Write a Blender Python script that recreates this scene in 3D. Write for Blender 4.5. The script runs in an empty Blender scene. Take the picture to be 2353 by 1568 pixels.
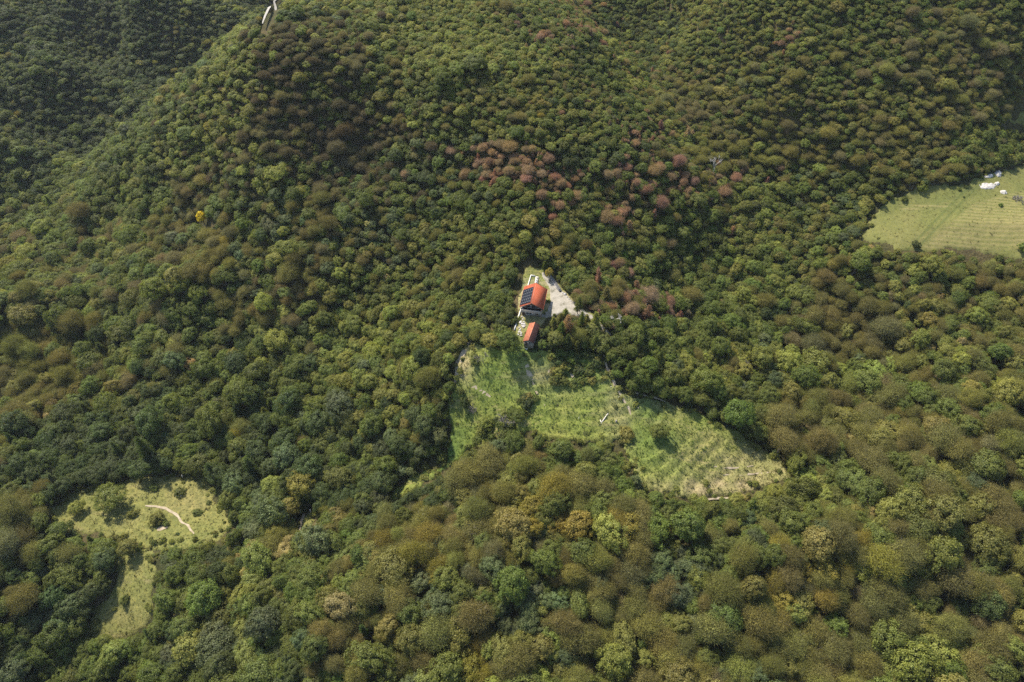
import bpy, math, random
import numpy as np
from mathutils import Vector

R_ = math.radians
rng = np.random.default_rng(7)
random.seed(7)
sc = bpy.context.scene
COL = sc.collection

# ------------------------------------------------------------------ camera, sky, sun, exposure
CAM = np.array([0.0, -187.0, 185.0]); PITCH = R_(49.0)
cam_d = bpy.data.cameras.new("camera"); cam_d.lens = 24.0; cam_d.sensor_width = 36.0
cam_d.clip_start = 1.0; cam_d.clip_end = 4000.0
cam = bpy.data.objects.new("camera", cam_d); COL.objects.link(cam)
cam.location = CAM; cam.rotation_euler = (math.pi/2-PITCH, 0, 0)
sc.camera = cam
SUN_EL, SUN_AZ = R_(51), R_(-40)          # azimuth clockwise from +Y
world = bpy.data.worlds.new("World"); sc.world = world; world.use_nodes = True
wn = world.node_tree
bg = wn.nodes["Background"]
sky = wn.nodes.new("ShaderNodeTexSky"); sky.sky_type = 'NISHITA'; sky.sun_disc = False
sky.sun_elevation = SUN_EL; sky.sun_rotation = SUN_AZ; sky.air_density = 1.0; sky.dust_density = 1.0
wn.links.new(sky.outputs[0], bg.inputs[0]); bg.inputs[1].default_value = 0.125
sun_d = bpy.data.lights.new("sun", 'SUN'); sun_d.energy = 4.8; sun_d.angle = R_(0.53); sun_d.color = (1.0, 0.93, 0.82)
sun = bpy.data.objects.new("sun", sun_d); COL.objects.link(sun)
sd = Vector((math.sin(SUN_AZ)*math.cos(SUN_EL), math.cos(SUN_AZ)*math.cos(SUN_EL), math.sin(SUN_EL)))
sun.rotation_euler = sd.to_track_quat('Z', 'Y').to_euler(); sun.location = sd*400
sc.view_settings.view_transform = 'Standard'; sc.view_settings.look = 'None'
sc.view_settings.exposure = 1.12; sc.view_settings.gamma = 1.0
sc.cycles.max_bounces = 5; sc.cycles.diffuse_bounces = 3; sc.cycles.transmission_bounces = 3
sc.cycles.volume_bounces = 0; sc.cycles.use_denoising = False

# ------------------------------------------------------------------ projection (survey coordinates 2353 x 1568)
F_PX = 2353*24/36.0
CP, SP = math.cos(PITCH), math.sin(PITCH)
def project(p):
    q = np.asarray(p, float)-CAM
    d = q[..., 1]*CP-q[..., 2]*SP
    u = q[..., 1]*SP+q[..., 2]*CP
    return 1176.5+F_PX*q[..., 0]/d, 784-F_PX*u/d, d
def ray(px, py):
    a = (px-1176.5)/F_PX; b = (784-py)/F_PX
    v = np.array([a, CP+b*SP, -SP+b*CP]); return v
def at_z(px, py, z):
    v = ray(px, py); t = (z-CAM[2])/v[2]; return CAM+v*t

# ------------------------------------------------------------------ terrain heights
CTRL = [(1230,710,0),(1290,690,0),(1240,625,.8),(1200,690,0),(1225,660,0.2),(1310,700,0),(1350,720,-.5),(1218,785,-2.2),(1240,745,-.6),(1190,760,-1.5),(1400,765,-3),
(1250,560,6),(1190,480,14),(1200,380,22),(1250,330,25),(1000,230,34),(1000,100,38),(1000,10,40),(1450,400,12),(1600,430,4),(1330,480,8),(1080,420,14),
(700,100,43),(650,190,33),(560,140,32),(450,235,13),(370,320,-8),(290,390,-24),(700,300,20),(700,380,11),(700,560,-9),(560,330,11),(850,380,8),(700,470,1),(560,470,-5),(850,480,2),(1000,500,2),(900,600,-12),(1000,700,-16),(1080,780,-9),
(800,750,-31),(650,620,-20),(500,600,-24),(500,800,-41),(200,700,-53),(0,700,-52),(200,900,-54),(0,900,-53),(0,1100,-53),(300,1000,-53),(700,1000,-45),(900,1050,-36),(1020,950,-22),(1040,800,-11),
(540,90,-28),(400,220,-50),(200,370,-58),(90,450,-54),(300,120,-42),(150,200,-36),(0,300,-34),(0,150,-20),(0,30,-4),(120,330,-47),(0,430,-50),(300,20,-14),(500,40,-18),(615,30,-30),(0,560,-54),(300,520,-48),
(1250,30,40),(1450,110,16),(1430,20,24),(1700,30,44),(2000,30,50),(2300,30,52),(1800,200,28),(2200,200,30),(2300,330,12),(2000,350,14),(1750,400,0),(1620,300,6),(1550,200,12),(1700,200,22),(1350,200,27),
(2050,480,1),(2300,450,4),(2300,560,-2),(2000,560,-4),(2350,270,18),(1900,480,-4),
(1800,650,-18),(1600,620,-18),(1500,560,-5),(1700,800,-28),(2000,800,-22),(2300,800,-14),(2300,1000,-21),(2000,1100,-29),(1750,950,-29),(1500,800,-12),
(1300,850,-9),(1300,950,-14),(1420,850,-8),(1500,950,-16),(1500,1050,-19),(1650,1000,-22),(1800,1100,-28),(1650,1130,-27),(1400,1050,-19),(1200,980,-17),(1100,850,-11),(1060,950,-22),(1150,1000,-22),
(1000,1100,-34),(900,1130,-38),(1150,1250,-24),(1300,1200,-23),(1300,1400,-27),(1300,1568,-33),(1700,1300,-28),(2000,1300,-30),(2300,1200,-27),(2300,1500,-35),(1700,1568,-35),(900,1320,-32),(900,1568,-38),
(700,1150,-45),(500,1150,-50),(320,1180,-52),(150,1200,-52),(320,1280,-53),(300,1450,-54),(100,1400,-54),(600,1350,-46),(0,1568,-58),(500,1568,-48)]
pts = np.array([at_z(*c) for c in CTRL])
extra = np.array([(-460,-260,-66),(0,-260,-44),(460,-260,-40),(-460,0,-50),(460,0,6),(480,200,45),(480,420,66),(200,480,75),(0,480,52),(-200,480,20),(-460,480,30),(-460,250,-10)], float)
pts = np.vstack([pts, extra])
def _phi(r2): return np.where(r2 > 1e-9, 0.5*r2*np.log(np.maximum(r2, 1e-9)), 0.0)
S_ = 100.0
X_ = pts[:, :2]/S_; n_ = len(X_)
K_ = _phi(((X_[:, None]-X_[None])**2).sum(-1))+np.eye(n_)*0.0006
Pm = np.hstack([np.ones((n_, 1)), X_])
A_ = np.block([[K_, Pm], [Pm.T, np.zeros((3, 3))]])
W_ = np.linalg.solve(A_, np.concatenate([pts[:, 2], np.zeros(3)]))
def height(x, y):
    x = np.asarray(x, float); y = np.asarray(y, float); sh = x.shape
    q = np.stack([x.ravel(), y.ravel()], 1)/S_; out = np.empty(len(q))
    for i in range(0, len(q), 20000):
        b = q[i:i+20000]
        out[i:i+20000] = _phi(((b[:, None]-X_[None])**2).sum(-1))@W_[:n_]+W_[n_]+b@W_[n_+1:]
    out = out.reshape(sh)
    # side spurs and gullies of the wooded slopes, fading out at the house, the meadows and the field
    m = 1-np.exp(-((x-12)**2+(y+18)**2)/(2*75.0**2))
    for fx, fy, fr in ((148, 62, 45.0), (-118, -42, 38.0)): m = m*(1-np.exp(-((x-fx)**2+(y-fy)**2)/(2*fr*fr)))
    f = vnoise(x+.35*y, y, 62, 71); g = vnoise(x-.3*y, y*.7, 30, 72)
    return out+m*(np.abs(f-.5)*-34+8.5+(g-.5)*10)
def ground(px, py):
    v = ray(px, py); t = np.arange(100, 760, 1.0)
    p = CAM+v*t[:, None]; dz = p[:, 2]-height(p[:, 0], p[:, 1])
    i = int(np.argmax(dz < 0)); 
    if i == 0: i = len(t)-1
    a = dz[i-1]/(dz[i-1]-dz[i]) if dz[i-1] != dz[i] else 0
    return CAM+v*(t[i-1]+a)
def vnoise(x, y, s, seed=0):
    """smooth value noise 0..1"""
    x = np.asarray(x)/s+1000; y = np.asarray(y)/s+1000
    xi = np.floor(x).astype(np.int64); yi = np.floor(y).astype(np.int64); fx = x-xi; fy = y-yi
    fx = fx*fx*(3-2*fx); fy = fy*fy*(3-2*fy)
    def h(a, b):
        n = (a*374761393+b*668265263+seed*974634777) & 0x7fffffff
        n = ((n ^ (n >> 13))*1274126177) & 0x7fffffff
        return ((n ^ (n >> 16)) & 0xffff)/65535.0
    return (h(xi, yi)*(1-fx)+h(xi+1, yi)*fx)*(1-fy)+(h(xi, yi+1)*(1-fx)+h(xi+1, yi+1)*fx)*fy
def in_poly(px, py, poly):
    px = np.asarray(px, float); py = np.asarray(py, float); ins = np.zeros(px.shape, bool)
    n = len(poly)
    for i in range(n):
        x0, y0 = poly[i]; x1, y1 = poly[(i+1) % n]
        if y0 == y1: continue
        c = ((y0 > py) != (y1 > py)) & (px < (x1-x0)*(py-y0)/(y1-y0)+x0)
        ins ^= c
    return ins

# ------------------------------------------------------------------ helpers: meshes and materials
def mesh_np(name, V, Q, mats, mi=None, attr=None, smooth=False):
    """V (n,3); Q (m,4) quads, a fourth index of -1 makes a triangle"""
    me = bpy.data.meshes.new(name)
    V = np.asarray(V, np.float32); Q = np.asarray(Q, np.int64)
    tri = Q[:, 3] < 0
    cnt = np.where(tri, 3, 4); st = np.concatenate([[0], np.cumsum(cnt)[:-1]])
    flat = Q.ravel()[(Q >= 0).ravel()]
    me.vertices.add(len(V)); me.vertices.foreach_set("co", V.ravel())
    me.loops.add(len(flat)); me.loops.foreach_set("vertex_index", flat.astype(np.int32))
    me.polygons.add(len(Q)); me.polygons.foreach_set("loop_start", st.astype(np.int32))
    me.polygons.foreach_set("loop_total", cnt.astype(np.int32))
    if mi is not None: me.polygons.foreach_set("material_index", np.asarray(mi, np.int32))
    if smooth: me.polygons.foreach_set("use_smooth", np.ones(len(Q), bool))
    for m in (mats if isinstance(mats, (list, tuple)) else [mats]): me.materials.append(m)
    me.update(calc_edges=True)
    if attr is not None:
        for k, a in attr.items():
            a = np.asarray(a, np.float32)
            if a.ndim == 2:
                at = me.attributes.new(k, 'FLOAT_COLOR', 'POINT'); at.data.foreach_set("color", a.ravel())
            else:
                at = me.attributes.new(k, 'FLOAT', 'POINT'); at.data.foreach_set("value", a)
    return me
def link(name, me, parent=None, loc=(0, 0, 0), rz=0.0, scale=None):
    o = bpy.data.objects.new(name, me); COL.objects.link(o)
    o.location = loc; o.rotation_euler = (0, 0, rz)
    if scale is not None: o.scale = scale
    if parent is not None: o.parent = parent
    return o
def tag(o, label=None, cat=None, group=None, kind=None):
    if label: o["label"] = label
    if cat: o["category"] = cat
    if group: o["group"] = group
    if kind: o["kind"] = kind
    return o
class MB:
    """collects boxes, tubes, prisms into one mesh"""
    def __init__(s): s.v = []; s.q = []; s.m = []; s.n = 0
    def add(s, V, Q, m=0):
        V = np.asarray(V, float).reshape(-1, 3)
        for f in Q:
            f = list(f); s.q.append([i+s.n for i in f]+([-1] if len(f) == 3 else [])); s.m.append(m)
        s.v.append(V); s.n += len(V)
    def box(s, c, d, rz=0.0, m=0, bev=0.0):
        x, y, z = d[0]/2, d[1]/2, d[2]/2; cz, sz = math.cos(rz), math.sin(rz)
        V = [(a*x, b*y, e*z) for e in (-1, 1) for b in (-1, 1) for a in (-1, 1)]
        V = [(c[0]+a*cz-b*sz, c[1]+a*sz+b*cz, c[2]+e) for a, b, e in V]
        s.add(V, [(0,2,3,1),(4,5,7,6),(0,1,5,4),(1,3,7,5),(3,2,6,7),(2,0,4,6)], m)
    def poly_prism(s, prof, y0, y1, m=0):
        """profile in x,z extruded along y; profile of 3 or 4 points counter-clockwise"""
        n = len(prof); V = [(x, y0, z) for x, z in prof]+[(x, y1, z) for x, z in prof]
        Q = [(i, (i+1) % n, (i+1) % n+n, i+n) for i in range(n)]
        Q += [tuple(range(n))[::-1], tuple(range(n, 2*n))]
        s.add(V, Q, m)
    def tube(s, path, rad, k=6, m=0):
        P = np.asarray(path, float); n = len(P); V = []
        for i in range(n):
            t = P[min(i+1, n-1)]-P[max(i-1, 0)]; t = t/(np.linalg.norm(t)+1e-9)
            a = np.cross(t, (0.31, 0.95, 0.1) if abs(t[1]) < .9 else (1, 0, 0)); a /= np.linalg.norm(a); b = np.cross(t, a)
            for j in range(k):
                th = 2*math.pi*j/k; V.append(P[i]+rad[i]*(a*math.cos(th)+b*math.sin(th)))
        Q = [(i*k+j, i*k+(j+1) % k, (i+1)*k+(j+1) % k, (i+1)*k+j) for i in range(n-1) for j in range(k)]
        if k == 4 or k == 3: Q += [tuple(range(k))[::-1], tuple((n-1)*k+j for j in range(k))]
        else:
            V.append(P[0]); V.append(P[-1])
            Q += [(n*k, (j+1) % k, j) for j in range(k)]+[(n*k+1, (n-1)*k+j, (n-1)*k+(j+1) % k) for j in range(k)]
        s.add(V, Q, m)
    def arrays(s): return np.vstack(s.v), np.array(s.q), np.array(s.m)
    def mesh(s, name, mats, smooth=False):
        V, Q, m = s.arrays(); return mesh_np(name, V, Q, mats, m, smooth=smooth)
    def build(s, name, mats, parent=None, loc=(0, 0, 0), rz=0.0, smooth=False):
        return link(name, s.mesh(name, mats, smooth), parent, loc, rz)

def new_mat(name):
    m = bpy.data.materials.new(name); m.use_nodes = True; nt = m.node_tree
    return m, nt, nt.nodes["Principled BSDF"], nt.nodes["Material Output"]
def N(nt, t, **kw):
    n = nt.nodes.new(t)
    for k, v in kw.items(): setattr(n, k, v)
    return n
def noise(nt, vec, scale, detail=4, rough=.55):
    n = N(nt, "ShaderNodeTexNoise"); n.inputs["Scale"].default_value = scale; n.inputs["Detail"].default_value = detail; n.inputs["Roughness"].default_value = rough
    nt.links.new(vec, n.inputs["Vector"]); return n.outputs["Fac"]
def ramp(nt, fac, stops):
    r = N(nt, "ShaderNodeValToRGB"); e = r.color_ramp.elements
    while len(e) < len(stops): e.new(.5)
    for i, (p, c) in enumerate(stops): e[i].position = p; e[i].color = (*c, 1) if len(c) == 3 else c
    nt.links.new(fac, r.inputs[0]); return r.outputs["Color"]
def mix(nt, fac, a, b, mode='MIX'):
    n = N(nt, "ShaderNodeMix", data_type='RGBA', blend_type=mode)
    if isinstance(fac, (int, float)): n.inputs[0].default_value = fac
    else: nt.links.new(fac, n.inputs[0])
    for s, i in ((a, 6), (b, 7)):
        if isinstance(s, tuple): n.inputs[i].default_value = (*s, 1)
        else: nt.links.new(s, n.inputs[i])
    return n.outputs[2]
def gpos(nt): return N(nt, "ShaderNodeNewGeometry").outputs["Position"]
def opos(nt): return N(nt, "ShaderNodeTexCoord").outputs["Object"]
def bump(nt, bs, h, strength, dist):
    b = N(nt, "ShaderNodeBump"); b.inputs["Strength"].default_value = strength; b.inputs["Distance"].default_value = dist
    nt.links.new(h, b.inputs["Height"]); nt.links.new(b.outputs[0], bs.inputs["Normal"])
def simple(name, c1, c2, scale=2.0, rough=.8, bmp=0.0, obj=True, spec=.3, metal=0.0):
    m, nt, bs, out = new_mat(name); v = opos(nt) if obj else gpos(nt)
    f = noise(nt, v, scale, 5); nt.links.new(ramp(nt, f, [(.3, c1), (.7, c2)]), bs.inputs["Base Color"])
    bs.inputs["Roughness"].default_value = rough; bs.inputs["Specular IOR Level"].default_value = spec; bs.inputs["Metallic"].default_value = metal
    if bmp: bump(nt, bs, noise(nt, v, scale*4, 5), .6, bmp)
    return m

# foliage: the instance's own tint x per-leaf variety; leaves let some light through
def foliage_mat(name, trans=.3, rough=.55, spec=.25):
    m, nt, bs, out = new_mat(name)
    t = N(nt, "ShaderNodeAttribute", attribute_type='INSTANCER', attribute_name="tint")
    a = N(nt, "ShaderNodeAttribute", attribute_type='GEOMETRY', attribute_name="leaf")
    sp = N(nt, "ShaderNodeSeparateColor"); nt.links.new(a.outputs["Color"], sp.inputs[0])
    c = N(nt, "ShaderNodeVectorMath", operation='SCALE'); nt.links.new(t.outputs["Color"], c.inputs[0]); nt.links.new(sp.outputs[0], c.inputs[3])
    warm = mix(nt, sp.outputs[2], c.outputs[0], (1.10, 1.0, .8), 'MULTIPLY')
    col = mix(nt, sp.outputs[1], warm, (.122, .108, .072))
    nt.links.new(col, bs.inputs["Base Color"]); bs.inputs["Roughness"].default_value = rough; bs.inputs["Specular IOR Level"].default_value = spec
    tr = N(nt, "ShaderNodeBsdfTranslucent")
    tc = mix(nt, 1.0, col, (1.2, 1.25, .65), 'MULTIPLY'); nt.links.new(tc, tr.inputs[0])
    ms = N(nt, "ShaderNodeMixShader"); ms.inputs[0].default_value = trans
    nt.links.new(bs.outputs[0], ms.inputs[1]); nt.links.new(tr.outputs[0], ms.inputs[2]); nt.links.new(ms.outputs[0], out.inputs["Surface"])
    return m
M_LEAF = foliage_mat("leaves", .47)
M_TWIG = foliage_mat("twigs and thin leaves", .40, .7, .12)
M_BARK = simple("bark", (.045, .036, .03), (.10, .085, .07), 3, .9)
M_PALE = simple("bleached wood", (.42, .38, .33), (.62, .57, .5), 3, .8)

# forest floor
def ground_mat():
    m, nt, bs, out = new_mat("forest floor"); p = gpos(nt)
    a = ramp(nt, noise(nt, p, .05, 6), [(.35, (.030, .034, .014)), (.5, (.055, .05, .022)), (.68, (.085, .066, .038))])
    b = ramp(nt, noise(nt, p, .9, 6, .7), [(.35, (.5, .5, .45)), (.65, (1.35, 1.3, 1.1))])
    nt.links.new(mix(nt, 1.0, a, b, 'MULTIPLY'), bs.inputs["Base Color"]); bs.inputs["Roughness"].default_value = .95; bs.inputs["Specular IOR Level"].default_value = .1
    bump(nt, bs, noise(nt, p, 1.3, 6), .8, .5)
    return m
def meadow_mat(name, cols, dry, dry_amt):
    m, nt, bs, out = new_mat(name); p = gpos(nt)
    a = ramp(nt, noise(nt, p, .055, 5), [(.3, cols[0]), (.5, cols[1]), (.7, cols[2])])
    b = ramp(nt, noise(nt, p, .55, 7, .75), [(.33, (.55, .6, .5)), (.5, (.95, .95, .9)), (.68, (1.4, 1.3, 1.15))])
    c = mix(nt, 1.0, a, b, 'MULTIPLY')
    mp = N(nt, "ShaderNodeMapping"); mp.inputs["Scale"].default_value = (.05, .32, .3); mp.inputs["Rotation"].default_value = (0, 0, R_(8)); nt.links.new(p, mp.inputs[0])
    f = ramp(nt, noise(nt, mp.outputs[0], 1.0, 6, .7), [(1-dry_amt-.12, (0, 0, 0)), (1-dry_amt+.1, (1, 1, 1))])
    c = mix(nt, f, c, dry)
    for k, cc in (("lush", (.075, .12, .026)), ("dry", (.30, .235, .125))):
        at = N(nt, "ShaderNodeAttribute", attribute_type='GEOMETRY', attribute_name=k); c = mix(nt, at.outputs["Fac"], c, cc)
    nt.links.new(c, bs.inputs["Base Color"]); bs.inputs["Roughness"].default_value = .9; bs.inputs["Specular IOR Level"].default_value = .12
    bump(nt, bs, noise(nt, p, 1.1, 7, .7), .9, .45)
    return m
def field_mat():
    m, nt, bs, out = new_mat("mown hay field"); p = gpos(nt)
    a = ramp(nt, noise(nt, p, .05, 5), [(.3, (.092, .105, .03)), (.55, (.125, .124, .04)), (.75, (.15, .134, .052))])
    b = ramp(nt, noise(nt, p, .7, 6, .7), [(.35, (.8, .82, .8)), (.65, (1.15, 1.12, 1.05))])
    c = mix(nt, 1.0, a, b, 'MULTIPLY')
    mp = N(nt, "ShaderNodeMapping"); mp.inputs["Rotation"].default_value = (0, 0, R_(12)); nt.links.new(p, mp.inputs[0])
    w = N(nt, "ShaderNodeTexWave", wave_type='BANDS', bands_direction='Y'); w.inputs["Scale"].default_value = .17; w.inputs["Distortion"].default_value = 1.6; w.inputs["Detail"].default_value = 3; w.inputs["Detail Scale"].default_value = 1.2
    nt.links.new(mp.outputs[0], w.inputs[0])
    s = N(nt, "ShaderNodeAttribute", attribute_type='GEOMETRY', attribute_name="rows")
    ml = N(nt, "ShaderNodeMath", operation='MULTIPLY'); nt.links.new(w.outputs["Fac"], ml.inputs[0]); nt.links.new(s.outputs["Fac"], ml.inputs[1])
    c = mix(nt, ml.outputs[0], c, (.25, .2, .09))
    t = N(nt, "ShaderNodeAttribute", attribute_type='GEOMETRY', attribute_name="track"); 
    c = mix(nt, t.outputs["Fac"], c, (.07, .085, .025))
    nt.links.new(c, bs.inputs["Base Color"]); bs.inputs["Roughness"].default_value = .9; bs.inputs["Specular IOR Level"].default_value = .1
    bump(nt, bs, noise(nt, p, 1.4, 6, .7), .7, .3)
    return m
M_GROUND = ground_mat()
M_MEADOW = meadow_mat("meadow grass", [(.10, .138, .028), (.14, .162, .036), (.18, .172, .05)], (.24, .19, .095), .34)
M_LEFT = meadow_mat("dry pasture grass", [(.105, .117, .032), (.142, .14, .043), (.17, .153, .057)], (.215, .175, .085), .3)
M_YARDGRASS = meadow_mat("yard grass", [(.08, .12, .03), (.16, .16, .05), (.23, .2, .1)], (.28, .23, .14), .4)
M_FIELD = field_mat()
def gravel_mat():
    m, nt, bs, out = new_mat("pale gravel"); p = gpos(nt)
    a = ramp(nt, noise(nt, p, .32, 6, .65), [(.34, (.15, .14, .10)), (.45, (.26, .24, .195)), (.7, (.34, .315, .265))])
    b = ramp(nt, noise(nt, p, 2.2, 5, .7), [(.35, (.72, .72, .72)), (.6, (1.08, 1.06, 1.03))])
    nt.links.new(mix(nt, 1.0, a, b, 'MULTIPLY'), bs.inputs["Base Color"]); bs.inputs["Roughness"].default_value = .95; bs.inputs["Specular IOR Level"].default_value = .1
    bump(nt, bs, noise(nt, p, 2.5, 6), .6, .12); return m
M_GRAVEL = gravel_mat()
M_DIRT = simple("pale bare soil", (.22, .175, .115), (.34, .285, .20), .6, .95, .05, obj=False, spec=.1)
M_ROAD = simple("pale forest road", (.22, .205, .175), (.30, .28, .245), .4, .95, .0, obj=False)
M_ROCK = simple("white limestone", (.25, .23, .2), (.46, .43, .39), 1.5, .9, .06, obj=False)
M_GREYROCK = simple("grey stone", (.16, .15, .14), (.40, .38, .35), 2.0, .9, .06, obj=False)

# ------------------------------------------------------------------ map of the clearings
M1 = [(1078,785),(1056,812),(1040,848),(1047,888),(1024,930),(1036,975),(1020,1020),(1028,1055),(960,1085),(905,1120),(880,1160),(915,1150),(1000,1105),(1085,1035),(1165,1000),(1240,1005),(1300,1022),(1420,1018),(1450,1075),(1462,1118),(1560,1150),(1700,1142),(1832,1105),(1800,1060),(1740,1012),(1620,952),(1560,928),(1455,908),(1405,862),(1385,812),(1340,800),(1260,800),(1222,812),(1205,790),(1150,800)]
M2 = [(108,1168),(165,1126),(240,1108),(310,1095),(400,1085),(486,1095),(500,1150),(540,1190),(515,1234),(470,1256),(420,1268),(350,1268),(280,1246),(200,1232),(112,1212)]
M2B = [(265,1242),(362,1262),(360,1310),(352,1370),(358,1405),(335,1450),(270,1480),(200,1470),(212,1385),(248,1365),(266,1310)]
YELLOW = [(455,492),(488,492),(490,522),(455,524)]
M3 = [(680,1190),(708,1168),(724,1172),(722,1200),(690,1228)]
FIELD = [(1968,545),(2030,460),(2085,432),(2200,420),(2300,392),(2353,372),(2480,360),(2480,610),(2353,603),(2230,582),(2050,578)]
FIELD2 = [(2305,285),(2353,240),(2420,225),(2440,300),(2350,300)]
YARD = [(1205,612),(1248,612),(1280,640),(1322,690),(1358,716),(1412,768),(1402,774),(1365,742),(1330,728),(1292,722),(1262,735),(1240,760),(1226,800),(1200,812),(1180,770),(1188,700),(1196,650)]
STRIP = [(560,505),(505,520),(480,512),(520,500)]
CLEAR = [M1, M2, M2B, M3, FIELD, FIELD2, YARD, YELLOW]
ROADPX = [(642,-6),(632,12),(622,32),(612,52),(607,68)]
def clear_at(px, py, polys=CLEAR):
    r = np.zeros(np.shape(px), bool)
    for p in polys: r |= in_poly(px, py, p)
    return r

# ------------------------------------------------------------------ ground and clearings as sheets
gx = np.arange(-430, 430.1, 3.0); gy = np.arange(-215, 470.1, 3.0)
GX, GY = np.meshgrid(gx, gy); GZ = height(GX, GY)
nx, ny = len(gx), len(gy)
idx = np.arange(nx*ny).reshape(ny, nx)
Q = np.stack([idx[:-1, :-1], idx[:-1, 1:], idx[1:, 1:], idx[1:, :-1]], -1).reshape(-1, 4)
tag(link("ground", mesh_np("ground", np.stack([GX, GY, GZ], -1).reshape(-1, 3), Q, M_GROUND, smooth=True)), "leaf strewn forest floor of the wooded hills", kind="structure")

def patch(name, polys, m, step, lift, label, bumpf=None, attrf=None, wob=3.0):
    Vs, Qs, n, at = [], [], 0, {}
    for poly in polys:
        w = np.array([ground(*p)[:2] for p in poly]); lo = w.min(0)-4; hi = w.max(0)+4
        xs = np.arange(lo[0], hi[0], step); ys = np.arange(lo[1], hi[1], step); Xg, Yg = np.meshgrid(xs, ys)
        wx = Xg+(vnoise(Xg, Yg, 3.1, 5)-.5)*wob; wy = Yg+(vnoise(Xg, Yg, 3.1, 6)-.5)*wob
        ins = in_poly(wx, wy, [tuple(a) for a in w])
        Z = height(Xg, Yg)+lift
        if bumpf is not None: Z = Z+bumpf(Xg, Yg)
        cell = ins[:-1, :-1] & ins[1:, :-1] & ins[:-1, 1:] & ins[1:, 1:]
        id_ = np.arange(Xg.size).reshape(Xg.shape)
        q = np.stack([id_[:-1, :-1], id_[:-1, 1:], id_[1:, 1:], id_[1:, :-1]], -1)[cell]
        u, inv = np.unique(q, return_inverse=True); cnt = np.bincount(inv.ravel(), minlength=len(u))
        V = np.stack([Xg, Yg, Z], -1).reshape(-1, 3)[u]; V[cnt < 4, 2] -= lift+.25+(V[cnt < 4, 2]-lift-height(V[cnt < 4, 0], V[cnt < 4, 1]))
        if attrf:
            for k, f in attrf.items(): at.setdefault(k, []).append(f(V[:, 0], V[:, 1]))
        Vs.append(V); Qs.append(inv.reshape(-1, 4)+n); n += len(V)
    me = mesh_np(name, np.vstack(Vs), np.vstack(Qs), m, attr={k: np.concatenate(v) for k, v in at.items()} or None, smooth=True)
    return tag(link(name, me), label, kind="structure"), np.vstack(Vs)
def terr(x, y):
    b = .40*vnoise(x, y, 2.2, 1)**2+.18*vnoise(x, y, .9, 2)
    h = height(x, y)/1.5+vnoise(x, y, 14, 3)*1.1; fr = h-np.floor(h)
    return b+.46*np.clip(fr*1.6, 0, 1)*(1-np.clip((fr-.8)/.2, 0, 1))
def dry_f(x, y):
    a, b, _ = project(np.stack([x, y, height(x, y)], -1)); g = lambda X, Y, sx, sy: np.exp(-.5*(((a-X)/sx)**2+((b-Y)/sy)**2))
    d = .38*g(1720, 1075, 110, 55)+.5*g(1650, 1130, 120, 20)+.35*g(1560, 925, 70, 14)+.6*g(1065, 830, 18, 40)+.35*g(1420, 950, 25, 60)+.3*g(1250, 870, 40, 30)
    return np.clip(d*(.5+vnoise(x, y, 4, 31)), 0, 1)
def lush_f(x, y):
    a, b, _ = project(np.stack([x, y, height(x, y)], -1)); g = lambda X, Y, sx, sy: np.exp(-.5*(((a-X)/sx)**2+((b-Y)/sy)**2))
    d = .9*g(1035, 1020, 25, 70)+.8*g(1490, 925, 70, 30)+.7*g(1300, 850, 90, 40)+.6*g(1520, 1020, 40, 25)+.4*g(1100, 870, 25, 30)+.5*g(1210, 800, 15, 25)
    return np.clip(d*(.5+vnoise(x, y, 5, 32)), 0, 1)
tuf = lambda x, y: .3*vnoise(x, y, 1.6, 1)**2+.2*vnoise(x, y, .8, 2)
_, MV1 = patch("terraced_meadow", [M1], M_MEADOW, .7, .12, "green terraced meadow on the spur below the house", terr, {"dry": dry_f, "lush": lush_f})
_, MV2 = patch("pasture_meadow", [M2, M2B, M3], M_LEFT, .7, .12, "dry yellow green pasture in the valley on the left", tuf)
fA, fB = ground(2330, 600)[:2], None
trA, trB = ground(2105, 565)[:2], ground(2215, 452)[:2]
def track_f(x, y):
    d = (trB-trA)/np.linalg.norm(trB-trA); r = np.stack([x, y], -1)-trA
    s = r[..., 0]*d[1]-r[..., 1]*d[0]; l = r@d
    return np.clip(1.3-np.minimum(abs(s-1.1), abs(s+1.3))/.5, 0, 1)*((l > -6) & (l < 60))*.75
rowA = [ground(*p)[:2] for p in [(2120,572),(2235,470),(2353,440),(2460,470),(2460,560),(2353,572),(2230,572)]]
rowB = [ground(*p)[:2] for p in [(2060,476),(2180,468),(2190,478),(2080,486)]]
rows_f = lambda x, y: (in_poly(x, y, [tuple(a) for a in rowA])*.34+in_poly(x, y, [tuple(a) for a in rowB])*.4)
_, MV4 = patch("hay_field", [FIELD], M_FIELD, .8, .12, "mown pale green hay field with rows on the right", tuf, {"rows": rows_f, "track": track_f})
_, MV5 = patch("hillside_pasture", [FIELD2], M_FIELD, .9, .12, "small grassy clearing above the hay field at the edge", tuf, {"rows": lambda x, y: x*0, "track": lambda x, y: x*0})
_, MV6 = patch("yard_grass", [YARD], M_YARDGRASS, .5, .12, "patchy grass around the house", lambda x, y: .12*vnoise(x, y, .8, 2), wob=1.0)
GRAVEL = [(1238,618),(1256,626),(1272,645),(1290,664),(1318,692),(1352,717),(1385,742),(1412,770),(1404,773),(1370,746),(1338,730),(1300,722),(1262,735),(1235,733),(1238,722),(1256,715),(1262,690),(1260,668),(1247,645)]
patch("gravel_yard", [GRAVEL], M_GRAVEL, .4, .26, "pale gravel yard and drive beside the house", lambda x, y: .06*vnoise(x, y, .8, 4), wob=1.2)

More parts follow.
